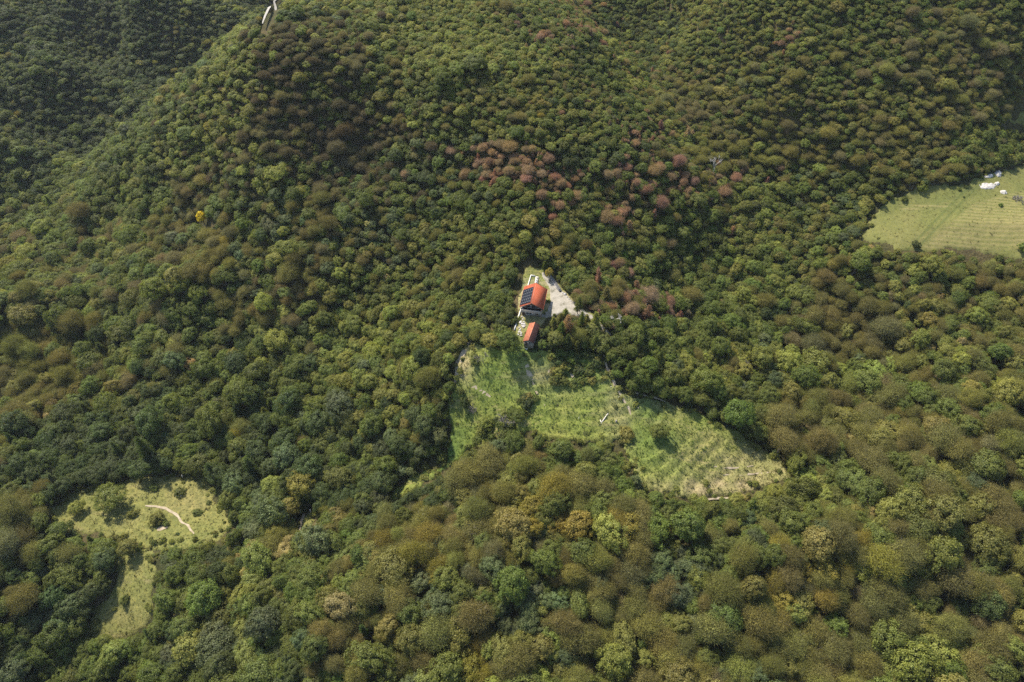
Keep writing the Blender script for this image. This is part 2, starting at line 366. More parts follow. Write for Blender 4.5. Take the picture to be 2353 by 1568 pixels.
PATHPTS = []
def ribbon(name, line, width, m, lift, label, step=.8, nz=1.0):
    P = [ground(*p)[:2] for p in line]; out = []
    for a, b in zip(P[:-1], P[1:]):
        k = max(2, int(np.linalg.norm(b-a)/step))
        out += [a+(b-a)*i/k for i in range(k)]
    out.append(P[-1]); P = np.array(out); V = []; Q = []; W = 5
    for i, p in enumerate(P):
        t = P[min(i+1, len(P)-1)]-P[max(i-1, 0)]; t /= np.linalg.norm(t)+1e-9; s = np.array([-t[1], t[0]])
        e = math.sin(math.pi*min(1, (i+.6)/len(P)*1.0))**.4
        w = width*e*(1+nz*(-.45+.9*float(vnoise(p[0], p[1], 1.7, 9)))); PATHPTS.append((p[0], p[1], w*.5+.15))
        o = (float(vnoise(p[0], p[1], 2.3, 8))-.5)*width*.8*nz
        for j in range(W): V.append([*(p+s*(o+w*(j/(W-1)-.5))), 0])
    V = np.array(V); V[:, 2] = height(V[:, 0], V[:, 1])+lift
    V[:, 2] += .0
    n = len(P); Q = [(i*W+j, i*W+j+1, (i+1)*W+j+1, (i+1)*W+j) for i in range(n-1) for j in range(W-1)]
    return tag(link(name, mesh_np(name, V, np.array(Q), m, smooth=True)), label, kind="structure")
ribbon("road", ROADPX, 2.9, M_ROAD, 2.6, "pale straight forest road in the far valley", nz=.15)
for ln, w, lb in [([(1080,788),(1060,820),(1050,850),(1046,882)], 3.0, "trodden earth path along the left edge of the terraced meadow"),
              ([(1072,884),(1092,892),(1112,905),(1136,920)], 1.3, "narrow pale earth path across the left part of terraced meadow"),
              ([(335,1163),(360,1164),(385,1172),(405,1184),(425,1204),(447,1228)], 1.5, "curved pale earth path through the left pasture"),
              ([(362,1218),(374,1214),(386,1210)], 2.4, "bare pinkish soil patch below a bush in the left pasture"),
              ([(1208,842),(1216,858),(1224,876)], 2.6, "bare pale soil scar below the shed"),
              ([(1222,880),(1236,906),(1250,935)], 1.2, "thin soil streak running down below the soil scar"),
              ([(1262,852),(1274,868),(1284,888)], 1.8, "bare soil scar in the middle of the spur"),
              ([(1306,850),(1318,868)], 1.8, "bare soil scar under the pines"),
              ([(1385,818),(1394,850),(1412,885),(1436,925),(1452,960)], 1.6, "beaten track running down the right of the spur"),
              ([(1450,905),(1490,912),(1530,925)], 1.1, "dry soil strip at the top of the right meadow"),
              ([(1660,1093),(1715,1093),(1765,1088)], .9, "broken pale soil line on a lower meadow terrace"),
              ([(1640,1075),(1690,1078),(1730,1072)], .8, "broken pale soil line across the middle of lower terraces"),
              ([(1600,1152),(1650,1148),(1690,1146)], 1.1, "pale soil line along the foot of the meadow"),
              ([(1660,1118),(1700,1113)], .8, "short pale soil line above the meadow foot"),
              ([(702,1180),(694,1200),(688,1220)], 1.6, "short earth path beside the fallen trunk")]:
    ribbon("path", ln, w*.72, M_DIRT, .62 if ln[0][0] > 1000 else .45, lb)

# ------------------------------------------------------------------ tree models (unit: crown radius 1, base at z 0)
def quads(C, Nn, S, asp=None):
    """leaf quads at centres C with normals Nn and half sizes S"""
    n = len(C); Nn = Nn/(np.linalg.norm(Nn, axis=1, keepdims=True)+1e-9)
    r = rng.normal(size=(n, 3)); a = np.cross(Nn, r); a /= np.linalg.norm(a, axis=1, keepdims=True)+1e-9; b = np.cross(Nn, a)
    S = S[:, None]; B = b*S*(1.0 if asp is None else asp); A = a*S
    V = np.stack([C-A*.9, C-B*.55, C+A, C+B*.6], 1).reshape(-1, 3)
    return V, np.arange(4*n).reshape(-1, 4)
def blades(P0, D, L, Wd):
    n = len(P0); D = D/(np.linalg.norm(D, axis=1, keepdims=True)+1e-9)
    s = np.cross(D, rng.normal(size=(n, 3))); s /= np.linalg.norm(s, axis=1, keepdims=True)+1e-9
    V = np.stack([P0-s*Wd[:, None], P0+s*Wd[:, None], P0+D*L[:, None]+s*Wd[:, None]*.35, P0+D*L[:, None]-s*Wd[:, None]*.35], 1).reshape(-1, 3)
    return V, np.arange(4*n).reshape(-1, 4)
def join(parts):
    V = []; Q = []; n = 0
    for v, q in parts:
        q = np.array(q); q = np.where(q >= 0, q+n, -1); V.append(v); Q.append(q); n += len(v)
    return np.vstack(V), np.vstack(Q)
def rdir(n, zmin=-.25):
    z = rng.uniform(zmin, 1, n); t = rng.uniform(0, 2*np.pi, n); r = np.sqrt(1-z*z)
    return np.stack([r*np.cos(t), r*np.sin(t), z], 1)
def spread_dirs(n, zmin):
    """roughly even directions over a dome, jittered"""
    i = np.arange(n)+.5; z = 1-(1-zmin)*i/n; t = np.pi*(1+5**.5)*i; r = np.sqrt(np.maximum(0, 1-z*z))
    d = np.stack([r*np.cos(t), r*np.sin(t), z], 1)+rng.normal(size=(n, 3))*.16
    return d/np.linalg.norm(d, axis=1, keepdims=True)
def leaf_attr(vary, bark, warm, per=4):
    a = np.stack([vary, bark, warm, np.ones_like(vary)], 1); return np.repeat(a, per, 0)
def trunk_mb(H, r0, limbs, lean=.04, zfork=.35, reach=.75, up=.6):
    mb = MB(); lx, ly = rng.normal(size=2)*lean
    top = np.array([lx*H, ly*H, H*zfork*1.6])
    mb.tube([(0, 0, -.25), (lx*.3, ly*.3, H*zfork*.5), (lx*.7*H, ly*.7*H, H*zfork), top], [r0*1.35, r0, r0*.8, r0*.4], 6)
    for i in range(limbs):
        th = 2*math.pi*(i+rng.uniform(0, .6))/limbs; z0 = H*zfork*rng.uniform(.7, 1.3)
        d = np.array([math.cos(th), math.sin(th), 0]); p0 = np.array([lx*.7*H, ly*.7*H, z0])
        mb.tube([p0, p0+d*reach*.45+np.array([0, 0, up*.35*H]), p0+d*reach*.85+np.array([0, 0, up*.62*H])], [r0*.5, r0*.3, r0*.08], 4)
    return mb.arrays()[:2]
def leafy(seed, H=1.9, K=95, per=58, flat=.8, lsize=.047, zmin=-.35, lobes=.30):
    global rng; rng = np.random.default_rng(seed)
    D = spread_dirs(K, zmin)
    # a few big lobes make the outline uneven, each carries many small leaf masses
    LB = rdir(6, -.2); LR = rng.uniform(.58, 1.16, 6); w = np.exp(6.5*(D@LB.T)); rad = (w*LR).sum(1)/w.sum(1)
    rad = np.clip(rad*(1-lobes*.5+lobes*rng.uniform(-.35, 1, K)), .45, 1.15)
    off = rng.normal(size=2)*.1
    cz = H-flat*.95; C = D*rad[:, None]*.86*np.array([1, 1, flat])+np.array([off[0], off[1], cz])
    cr = rng.uniform(.10, .24, K); cv = rng.uniform(.78, 1.2, K); cw = rng.uniform(0, .6, K)
    P = []; NN = []; S = []; va = []; wa = []
    for i in range(K):
        n = int(per*(cr[i]/.17)**2); d = rdir(n, -1); d = d+D[i]*.7+np.array([0, 0, .15]); d /= np.linalg.norm(d, axis=1, keepdims=True)
        rr = cr[i]*rng.uniform(.45, 1.25, n)
        P.append(C[i]+d*rr[:, None]*np.array([1, 1, .8])+rng.normal(size=(n, 3))*.02); NN.append(d*.6+D[i]*.5+rng.normal(size=(n, 3))*.5+np.array([0, 0, .25]))
        S.append(rng.uniform(.55, 1.2, n)*lsize); va.append(cv[i]*rng.uniform(.75, 1.25, n)); wa.append(np.clip(cw[i]+rng.uniform(-.2, .2, n), 0, 1))
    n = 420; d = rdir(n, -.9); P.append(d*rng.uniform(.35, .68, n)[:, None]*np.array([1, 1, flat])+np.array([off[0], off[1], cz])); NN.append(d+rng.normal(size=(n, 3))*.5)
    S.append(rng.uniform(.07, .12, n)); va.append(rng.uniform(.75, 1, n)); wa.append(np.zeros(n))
    P = np.vstack(P); va = np.concatenate(va)
    V, Q = quads(P, np.vstack(NN), np.concatenate(S))
    return (V, Q, leaf_attr(va, np.zeros_like(va), np.concatenate(wa))), trunk_mb(H, .055, 4)
def twiggy(seed, H=2.0, K=110, per=46, flat=.85, leaves=58, lsize=.022):
    global rng; rng = np.random.default_rng(seed)
    D = spread_dirs(K, -.1); ph = rng.uniform(0, 6.3, 3)
    an = np.arctan2(D[:, 1], D[:, 0]); LB = rdir(6, -.1); LR = rng.uniform(.62, 1.12, 6); w = np.exp(6*(D@LB.T)); rad = np.clip((w*LR).sum(1)/w.sum(1)+rng.uniform(-.16, .1, K), .5, 1.12)
    cz = H-flat*.98; O = np.array([0, 0, cz]); sq = np.array([1, 1, flat])
    A = []; B = []; mb = MB()
    for i in range(K):
        tip = O+D[i]*rad[i]*sq; n = per
        base = O+(D[i]*rad[i]*rng.uniform(.45, .86, n)[:, None]+rng.normal(size=(n, 3))*.11)*sq
        h = D[i]*.8+np.array([0, 0, .45])+rng.normal(size=(n, 3))*.38
        A.append(np.hstack([base, h, rng.uniform(.12, .3, n)[:, None], rng.uniform(.0025, .006, n)[:, None]]))
        n2 = int(leaves*rng.uniform(.4, 1.6)); pl = O+(D[i]*rad[i]*rng.uniform(.66, 1.05, n2)[:, None]+rng.normal(size=(n2, 3))*.12)*sq
        B.append(np.hstack([pl, D[i]+np.array([0, 0, .3])+rng.normal(size=(n2, 3))*.42, rng.uniform(.6, 1.3, n2)[:, None]*lsize, np.full((n2, 1), rng.uniform(.68, 1.25))]))
        if i % 4 == 0: mb.tube([O-np.array([0, 0, .3])+D[i]*.1, O+D[i]*rad[i]*.45*sq-np.array([0, 0, .08]), tip-D[i]*.12], [.028, .017, .005], 3)
    A = np.vstack(A); B = np.vstack(B); n, n2 = len(A), len(B)
    V1 = blades(A[:, :3], A[:, 3:6], A[:, 6], A[:, 7]); V2 = quads(B[:, :3], B[:, 3:6], B[:, 6])
    tv = mb.arrays()[:2]; tv = (tv[0], np.array(tv[1]))
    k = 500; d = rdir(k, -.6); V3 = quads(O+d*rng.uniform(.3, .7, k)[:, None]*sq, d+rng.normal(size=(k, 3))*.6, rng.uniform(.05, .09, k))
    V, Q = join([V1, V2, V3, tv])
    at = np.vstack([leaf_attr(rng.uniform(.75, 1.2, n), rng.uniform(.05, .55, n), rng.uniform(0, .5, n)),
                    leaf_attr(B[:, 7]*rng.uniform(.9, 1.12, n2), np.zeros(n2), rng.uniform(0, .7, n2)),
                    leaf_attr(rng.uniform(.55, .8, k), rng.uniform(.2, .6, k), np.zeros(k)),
                    np.tile([.9, 1, 0, 1], (len(tv[0]), 1))])
    return (V, Q, at), trunk_mb(H, .05, 5, zfork=.4)
def pine(seed, H=4.4, tiers=15, dens=1.0, z0=.28, dead=.0):
    """crown radius 1, tall; whorls of boughs carrying needle sprays"""
    global rng; rng = np.random.default_rng(seed)
    P = []; Dd = []; L = []; W = []; va = []; mb = MB()
    for t in range(tiers):
        f = t/(tiers-1); z = H*(z0+(1-z0)*f*.97); r = (1-f)**.75*.95*rng.uniform(.75, 1.1)+.08
        nb = int(7-3*f)
        for b in range(nb):
            if rng.uniform() < dead*.5: continue
            th = 2*math.pi*(b+rng.uniform(-.3, .3))/nb+t*2.4; rr = r*rng.uniform(.65, 1.1); d = np.array([math.cos(th), math.sin(th), 0])
            e = d*rr+np.array([0, 0, z+rr*rng.uniform(-.05, .3)])
            mb.tube([(0, 0, z-.03), d*rr*.5+np.array([0, 0, z+.02]), e], [.016, .011, .004], 3)
            n = int(60*dens*(rr+.25)); u = rng.uniform(.2, 1.03, n)**.8
            P.append(np.array([0, 0, z])+(e-np.array([0, 0, z]))*u[:, None]+rng.normal(size=(n, 3))*np.array([.09, .09, .05])); h = d*.6+rng.normal(size=(n, 3))*.6+np.array([0, 0, .35])
            Dd.append(h); L.append(rng.uniform(.12, .26, n)); W.append(rng.uniform(.018, .04, n)); va.append(np.full(n, rng.uniform(.7, 1.25))*rng.uniform(.75, 1.25, n))
    va = np.concatenate(va); tv = mb.arrays()[:2]
    V, Q = join([blades(np.vstack(P), np.vstack(Dd), np.concatenate(L), np.concatenate(W)), (tv[0], np.array(tv[1]))])
    at = np.vstack([leaf_attr(va, np.zeros_like(va), rng.uniform(0, .4, len(va))), np.tile([1, .9, 0, 1], (len(tv[0]), 1))])
    m2 = MB(); lx, ly = rng.normal(size=2)*.06
    m2.tube([(0, 0, -.3), (lx, ly, H*.35), (0, 0, H*.7), (0, 0, H)], [.085, .07, .045, .01], 6)
    return (V, Q, at), m2.arrays()[:2]
def bare(seed, H=2.2, limbs=7, bush=False):
    global rng; rng = np.random.default_rng(seed); mb = MB(); A = []
    def grow(p, d, l, r, lev):
        q = p+d*l; m = p+d*l*.5+rng.normal(size=3)*l*.05; mb.tube([p, m, q], [r, r*.8, r*.55], 4)
        if lev == 0:
            n = 26; A.append(np.hstack([p+(q-p)*rng.uniform(.1, 1, n)[:, None], d+rng.normal(size=(n, 3))*.6, rng.uniform(.08, .25, n)[:, None], rng.uniform(.004, .008, n)[:, None]])); return
        for k in range(3):
            dd = d+rng.normal(size=3)*.5+np.array([0, 0, .12]); dd /= np.linalg.norm(dd); grow(p+(q-p)*rng.uniform(.45, 1), dd, l*rng.uniform(.5, .75), r*.5, lev-1)
    if bush:
        for i in range(limbs):
            d = rdir(1, .25)[0]; grow(np.array([0, 0, 0.]), d, .55, .03, 2)
    else:
        grow(np.array([0, 0, -.1]), np.array([rng.normal()*.08, rng.normal()*.08, 1]), H*.5, .06, 3)
    A = np.vstack(A); b = blades(A[:, :3], A[:, 3:6], A[:, 6], A[:, 7])
    return b, mb.arrays()[:2]

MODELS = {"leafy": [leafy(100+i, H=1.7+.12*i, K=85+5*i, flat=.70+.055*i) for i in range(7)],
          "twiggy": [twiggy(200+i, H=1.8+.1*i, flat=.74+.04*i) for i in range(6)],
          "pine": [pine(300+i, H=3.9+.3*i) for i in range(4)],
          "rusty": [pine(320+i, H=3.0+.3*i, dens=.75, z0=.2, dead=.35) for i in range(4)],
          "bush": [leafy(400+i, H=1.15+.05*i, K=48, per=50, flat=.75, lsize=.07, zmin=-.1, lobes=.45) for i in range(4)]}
rng = np.random.default_rng(11)
CROWN, TRUNK, WHOLE, HREL = {}, {}, {}, {}
proto_col = bpy.data.collections.new("tree_models")
worder = []
for k, lst in MODELS.items():
    fm = M_TWIG if k == "twiggy" else M_LEAF
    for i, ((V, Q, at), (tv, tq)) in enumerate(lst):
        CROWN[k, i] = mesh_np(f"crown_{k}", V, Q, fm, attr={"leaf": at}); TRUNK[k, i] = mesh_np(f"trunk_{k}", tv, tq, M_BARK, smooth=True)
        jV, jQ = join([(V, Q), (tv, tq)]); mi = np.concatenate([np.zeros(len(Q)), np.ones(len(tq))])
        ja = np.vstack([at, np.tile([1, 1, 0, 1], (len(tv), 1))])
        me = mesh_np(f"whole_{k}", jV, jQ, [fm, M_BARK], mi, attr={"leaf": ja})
        o = bpy.data.objects.new(f"m{len(worder):03d}", me); proto_col.objects.link(o)
        WHOLE[k, i] = len(worder); worder.append((k, i)); HREL[k, i] = float(V[:, 2].max())

# ------------------------------------------------------------------ where which trees grow; tints also carry slope light and shade (survey map)
TINT = {"green": (.125, .152, .034), "light": (.200, .215, .050), "dark": (.076, .100, .030), "blue": (.110, .137, .056), "olive": (.192, .188, .050),
        "brown": (.186, .172, .056), "grey": (.182, .166, .075), "umber": (.118, .100, .055), "rust": (.30, .193, .125), "yellow": (.56, .43, .035), "tan": (.33, .275, .11), "gold": (.245, .21, .042), "lime": (.18, .21, .045)}  # umber: dark brown trees, deepened further to paint the ridge's shaded band
CLS = list(TINT)
#        x    y    sx   sy   weights
BLOBS = [(1200,1350,420,170,dict(brown=3,olive=2.2,grey=1,gold=.25,green=.25)),
 (2000,1380,380,180,dict(brown=3,olive=2.6,grey=1,gold=.3,green=.3)),(1900,1290,70,45,dict(gold=9)),(1790,1340,60,50,dict(gold=8,tan=2)),
 (1640,1250,170,70,dict(green=7,light=2,blue=1.5,tan=.5)),(1500,1180,150,50,dict(green=4,light=3,lime=.6)),(1950,1130,130,50,dict(green=5,light=4)),(1600,1330,70,60,dict(blue=5,green=4)),
 (1130,1390,130,45,dict(blue=6,green=6)),(1280,1170,60,30,dict(gold=7,olive=3)),(1360,1210,60,40,dict(gold=3,olive=4)),(1100,1520,50,30,dict(gold=5,lime=2)),(960,1310,70,40,dict(gold=5,olive=4)),
 (1350,1060,80,50,dict(green=6,light=3)),(1100,1050,110,40,dict(green=3,blue=3,grey=1)),(1200,1120,110,50,dict(brown=4,olive=2,grey=1)),
 (300,1420,330,150,dict(dark=2,green=4,blue=2.2,tan=.35)),(600,1370,120,80,dict(green=4,light=1,tan=.8,blue=1)),(60,1250,100,80,dict(grey=2,green=3,brown=2)),(640,1250,130,70,dict(green=4,blue=2,olive=1)),
 (500,1000,330,160,dict(dark=5,green=4.5,blue=1)),(120,880,170,60,dict(olive=4,grey=3,brown=2)),(150,1030,150,80,dict(dark=6,green=2)),(60,960,80,60,dict(grey=3,brown=3)),
 (850,780,170,160,dict(light=9,green=2.5,olive=1.2,brown=.5)),(640,680,120,70,dict(brown=3,green=2,grey=2)),(300,680,280,80,dict(grey=2.4,olive=2,green=4.5,brown=.6,light=.5)),(560,800,120,60,dict(green=3,grey=1.5,dark=1)),  # light weights also paint the sunlit look of the spur's left slope
 (400,560,250,90,dict(green=3,grey=2.5,blue=1,brown=1)),(100,560,150,60,dict(green=3,light=1,grey=1)),(750,520,160,90,dict(grey=3,brown=2,green=2,blue=2)),
 (540,320,100,120,dict(umber=7,grey=2,dark=1.5)),(630,210,50,70,dict(umber=7,grey=2)),(830,330,150,70,dict(umber=5,grey=3,brown=1.5)),(740,120,80,50,dict(grey=4,umber=3)),(900,420,80,50,dict(umber=4,dark=3,grey=1)),(640,470,45,80,dict(light=6,green=3,blue=1)),(480,220,60,110,dict(light=6,green=3)),(400,340,70,50,dict(light=5,green=3)),  # umber deepens the shaded band, light brightens lit slopes, both through tint
 (560,180,60,60,dict(light=5,green=2)),(250,180,240,90,dict(dark=6,green=1.5,blue=1.5)),(300,40,330,40,dict(dark=7,blue=3)),(150,320,170,90,dict(dark=3,green=3,blue=1)),(120,420,140,50,dict(green=4,dark=2,light=1)),  # dark weights add the far hillside's shade to its dark green trees
 (1000,80,330,90,dict(light=7,green=4,olive=.6)),(1000,230,200,40,dict(light=4,green=4,brown=2)),(1250,240,200,40,dict(grey=3,brown=3,olive=2)),(1500,250,200,50,dict(grey=3,green=2,dark=1)),  # pale green trees, weighted up to paint the top hillside as sunlit
 (1300,310,200,35,dict(light=8,green=3)),(1000,420,100,60,dict(green=4,blue=2,dark=1,brown=1)),(1100,560,120,90,dict(green=4,olive=2,brown=1.2,light=1.5)),
 (1180,370,80,25,dict(rust=7,brown=2)),(1160,410,60,25,dict(rust=8,brown=2)),(1330,420,80,22,dict(rust=9,brown=2)),(1580,420,90,18,dict(rust=9,green=1)),(1440,470,140,40,dict(rust=5,olive=2,green=2,brown=2)),(1470,310,60,25,dict(rust=4,green=3)),
 (1400,440,210,60,dict(rust=3,green=3.5,brown=1.5,light=1)),(1350,380,60,30,dict(dark=7)),(1310,50,90,45,dict(rust=3.5,green=3,brown=2)),(1420,160,80,60,dict(rust=2,green=4,light=2)),(1450,640,90,40,dict(rust=2.5,green=3,light=1)),(1480,715,80,22,dict(rust=5,brown=2,green=1)),(1380,690,40,30,dict(brown=3,rust=2)),  # dark-only blob paints the shadow band on the ridge into tree tints
 (1450,80,90,60,dict(dark=4,green=3)),(1750,60,250,70,dict(green=4,light=3,olive=2)),(2000,220,280,110,dict(grey=4,olive=4,brown=3,green=1.5)),(2200,80,150,50,dict(grey=3,olive=3,green=1)),(1750,230,150,60,dict(grey=2,green=2,olive=3)),
 (1700,350,150,50,dict(grey=4,olive=3,brown=2)),(2080,370,180,35,dict(brown=5,grey=3,olive=2)),(2280,360,70,40,dict(green=6,light=2)),(1880,440,130,50,dict(green=5,blue=2,light=1,olive=1)),(1800,110,30,20,dict(rust=2,green=2)),
 (1700,560,220,90,dict(green=5,light=2,olive=1,tan=.25,brown=.5)),(2050,650,240,50,dict(green=4,light=2,olive=2,brown=1.5,tan=.7)),(2200,640,150,40,dict(grey=3,brown=2,green=2)),(1960,770,130,70,dict(brown=5,grey=3,olive=2)),
 (2200,800,180,90,dict(green=3,light=2,olive=2,brown=2,tan=.7)),(1650,760,150,80,dict(green=5,blue=1,light=1,dark=1)),(1700,880,130,40,dict(brown=2,green=3,light=2,tan=.4)),(2150,950,220,90,dict(brown=3,olive=4,green=1.5,tan=.3)),
 (1900,920,90,40,dict(green=3,olive=3,brown=3)),(1650,930,120,40,dict(green=6,blue=2,dark=1)),(1850,1030,80,50,dict(brown=3,green=3)),(2000,1030,130,50,dict(brown=4,olive=3)),(1350,600,120,70,dict(green=4,light=3,olive=2)),(1440,840,60,50,dict(green=6,dark=2)),
 (1250,590,70,50,dict(gold=1,olive=3,green=3,light=2)),(1150,640,80,40,dict(olive=2,green=5,light=2)),(1150,720,80,60,dict(green=6,dark=1,light=1)),(980,900,60,120,dict(green=4,olive=2,dark=2)),(820,1080,150,60,dict(green=3,dark=4,blue=1)),(1290,790,60,40,dict(olive=2,green=4,light=1))]
BW = np.array([[b[4].get(c, 0) for c in CLS] for b in BLOBS])
def class_probs(px, py):
    px = np.asarray(px, float)[:, None]; py = np.asarray(py, float)[:, None]
    B = np.array([b[:4] for b in BLOBS])
    g = np.exp(-.5*(((px-B[:, 0])/B[:, 2])**2+((py-B[:, 1])/B[:, 3])**2)*1.5)
    sm = (1/np.sqrt(B[:, 2]*B[:, 3]/9000)).clip(.4, 1.8)
    g = g*sm; w = g@(BW/BW.sum(1, keepdims=True))*np.array([{"brown": .78, "grey": .6, "rust": .95, "tan": .45, "gold": .45, "olive": 1.1, "light": 1.15}.get(c, 1) for c in CLS])
    base = np.array([{"green": 1, "light": .4, "olive": .35, "brown": .25, "tan": .03, "dark": .2, "blue": .2}.get(c, 0) for c in CLS])*.05
    w = w+base; w[:, CLS.index("tan")] += .008*w.sum(1); w[:, CLS.index("gold")] += .005*w.sum(1)
    return w/w.sum(1, keepdims=True)
#           x    y    sx   sy   radius
SIZES = [(1200,1400,450,160,4.1),(2050,1350,380,200,4.6),(1650,1250,150,80,3.2),(350,1400,350,150,3.9),(500,1000,350,150,3.9),(120,900,150,90,4.2),(850,760,170,170,2.5),(640,690,110,70,3.8),(300,680,250,90,4.2),(420,500,250,120,3.7),
 (550,330,130,140,3.9),(850,300,170,120,3.5),(480,220,70,120,2.0),(250,150,300,120,3.2),(1000,100,350,120,2.3),(1300,310,180,40,2.2),(1050,480,130,90,3.0),(1400,430,250,60,2.7),(1350,60,150,70,2.3),(1750,80,250,90,2.6),(2050,230,300,130,3.3),
 (1700,560,240,110,2.8),(2050,660,250,60,2.8),(1960,770,150,80,4.0),(2200,800,180,90,3.1),(2150,960,220,110,3.8),(1650,900,130,70,3.6),(1540,880,110,45,2.9),(1200,600,150,80,2.6),(1150,720,80,60,2.0),(1350,1060,90,50,3.0),(2080,375,170,35,3.0),(700,100,90,50,2.6)]
def radius_at(px, py):
    B = np.array(SIZES, float); px = np.asarray(px, float)[:, None]; py = np.asarray(py, float)[:, None]
    g = np.exp(-.5*(((px-B[:, 0])/B[:, 2])**2+((py-B[:, 1])/B[:, 3])**2))+1e-4
    return (g@B[:, 4])/g.sum(1)

trees = []      # model kind, variant, x, y, z, R, hscale, rot, tint, class, px, py
def add_tree(kind, cls, x, y, R, hs=1.0, tint=None, z=None, tagged=None):
    v = int(rng.integers(len(MODELS[kind])))
    t = np.array(TINT[cls] if tint is None else tint)
    t = t*rng.uniform(.80, 1.2)*(1+rng.normal(size=3)*(.08 if cls == "rust" else .045))
    trees.append(dict(kind=kind, v=v, x=float(x), y=float(y), z=float(height(x, y) if z is None else z)-.1, R=float(R), hs=float(hs), rot=float(rng.uniform(0, 6.283)), tint=t, cls=cls, tagged=tagged, sx=float(np.exp(rng.normal()*.11)), tx=float(rng.normal()*.05), ty=float(rng.normal()*.05)))
# the singled-out trees and bushes first
SPECIAL = [  # survey px of the foot, kind, class, R, hs, label
 (1506,1003,"leafy","green",3.7,.9,"round green tree alone in the right half of the terraced meadow"),
 (1415,940,"bush","dark",1.2,1,"small dark bush beside the beaten track in the meadow"),
 (1440,1008,"bush","olive",3.0,1,"olive bush at the meadow's lower middle beside the broken posts"),
 (1212,930,"bush","dark",2.6,1.1,"dark green bush in the middle of the terraced meadow"),
 (1190,965,"leafy","green",2.9,.9,"green tree beside the grey bare bush in the meadow"),
 (1118,975,"bush","lime",3.0,1,"yellow green bush at the lower left of the meadow"),
 (1072,935,"bush","dark",2.1,1.5,"narrow dark bush near the earth path in the left meadow"),
 (1060,905,"bush","green",1.5,1.2,"small green bush at the meadow's left edge"),
 (1166,815,"leafy","green",4.4,1.05,"broad dark crowned tree left of the small shed"),
 (1128,800,"leafy","olive",3.2,.8,"olive tree at the top of the left meadow"),
 (1092,832,"bush","green",2.4,.9,"low green bush under the bare leaning tree"),
 (268,1158,"leafy","green",5.4,.82,"large round green tree at the top of the left pasture"),
 (185,1170,"leafy","light",2.9,.85,"pale green tree on the left side of the pasture"),
 (355,1126,"bush","green",1.7,1,"small round bush at the upper edge of the pasture"),
 (411,1136,"bush","green",2.4,.8,"low bush with pale stone at its foot in the pasture"),
 (303,1186,"bush","olive",2.3,.9,"olive bush below the large tree in the pasture"),
 (360,1202,"bush","olive",2.9,1.1,"olive bush beside the bare soil patch"),
 (384,1206,"bush","green",1.6,1,"small green bush touching the bare soil patch"),
 (410,1228,"bush","dark",.9,1,"tiny dark bush right of the bare soil patch"),
 (452,1180,"bush","green",1.9,.8,"low green bush right of the curved path"),
 (305,1275,"leafy","olive",3.8,.9,"olive tree with visible branches below the pasture"),
 (290,1378,"bush","green",2.2,.9,"green bush in the lower clearing of the pasture"),
 (2102,568,"bush","dark",1.9,1.1,"lone dark bush at the lower edge of the hay field"),
 (2297,474,"bush","green",1.1,1.2,"tiny bush in the hay field near the white rocks"),
 (2203,438,"bush","green",.9,1.1,"tiny bush at the top end of the field track"),
 (2075,462,"bush","green",1.7,1.1,"small bush at the upper left corner of the hay field"),
 (2115,440,"bush","green",2.2,1.1,"rounded bush along the upper edge of the hay field"),
 (2345,575,"bush","green",3.0,1.0,"green bush at the right end of the hay field"),
 (470,516,"leafy","yellow",2.8,1.25,"bright yellow tree among dark forest on the left slope"),
 (2215,455,"bush","dark",.6,1.0,"tiny dark shrub beside the field track"),
 (1262,640,"leafy","gold",1.9,1.2,"golden green tree at the top of the gravel yard"),
 (1245,600,"leafy","olive",3.0,1.0,"olive tree just behind the gravel yard"),
 (1262,695,"bush","green",.9,.9,"low green bush against the house wall by the gravel"),
 (1250,722,"bush","green",.7,.9,"tiny bush at the shaded corner of the house"),
 (1193,735,"bush","lime",1.0,.9,"lime coloured bush left of the white wall"),
 (1258,766,"bush","green",1.8,1.1,"green bush between the shed and the gravel"),
 (1246,772,"bush","olive",1.5,1.0,"olive bush against the right side of the shed"),
 (1250,796,"bush","green",1.9,1.0,"green bush below the right side of the shed"),
 (1228,808,"bush","blue",1.2,.9,"bluish bush in front of the shed"),
 (1742,692,"pine","dark",2.6,.62,"dark dense conifer in the right forest"),
 (1754,694,"pine","dark",2.4,.58,"second dark dense conifer beside its twin"),
 (2216,602,"pine","dark",1.8,.7,"dark pointed conifer below the hay field")]
for px, py, k, c, R, hs, lb in SPECIAL:
    if px == 2216: px, py = 2014, 580+20
    g = ground(px, py); add_tree(k, c, g[0], g[1], R, hs, tagged=lb)
PINES = [(1252,624,"green",1.5,.95,"small pine standing at the top of the gravel drive"),(1327,722,"green",2.0,.95,"pine with open crown at the lower edge of the gravel yard"),
 (1333,760,"green",1.9,1.05,"tall pine with bare lower trunk below the gravel yard"),(1365,760,"light",2.2,1.0,"pale green pine beside the drive's lower bend"),(1286,776,"green",2.1,1.05,"green pine nearest the shed"),
 (1303,765,"rust",2.3,1.3,"rust red dying pine among green pines by the yard"),(1366,806,"green",2.0,.95,"pine on the slope below the drive"),(1300,735,"light",1.8,.85,"bushy pale pine at the gravel yard's front edge"),
 (1350,748,"olive",1.6,.9,"thin olive pine between the two tall pines"),(1300,806,"dark",2.0,1.05,"dark pine on the spur below the shed"),(1322,808,"green",1.7,.9,"slender green pine on the spur's upper slope"),
 (1458,1118,"blue",2.5,.66,"grey green pine with dark trunk at the meadow's lower edge"),(1392,700,"brown",2.2,.95,"browned thin tree with pale limbs above the drive"),(1375,655,"rust",1.8,1.3,"rust topped tree above the gravel drive"),(1290,742,"light",1.6,.8,"small pale pine at the left of the yard's pines"),(1272,752,"light",1.7,.8,"rounded small pine between shed and gravel yard")]
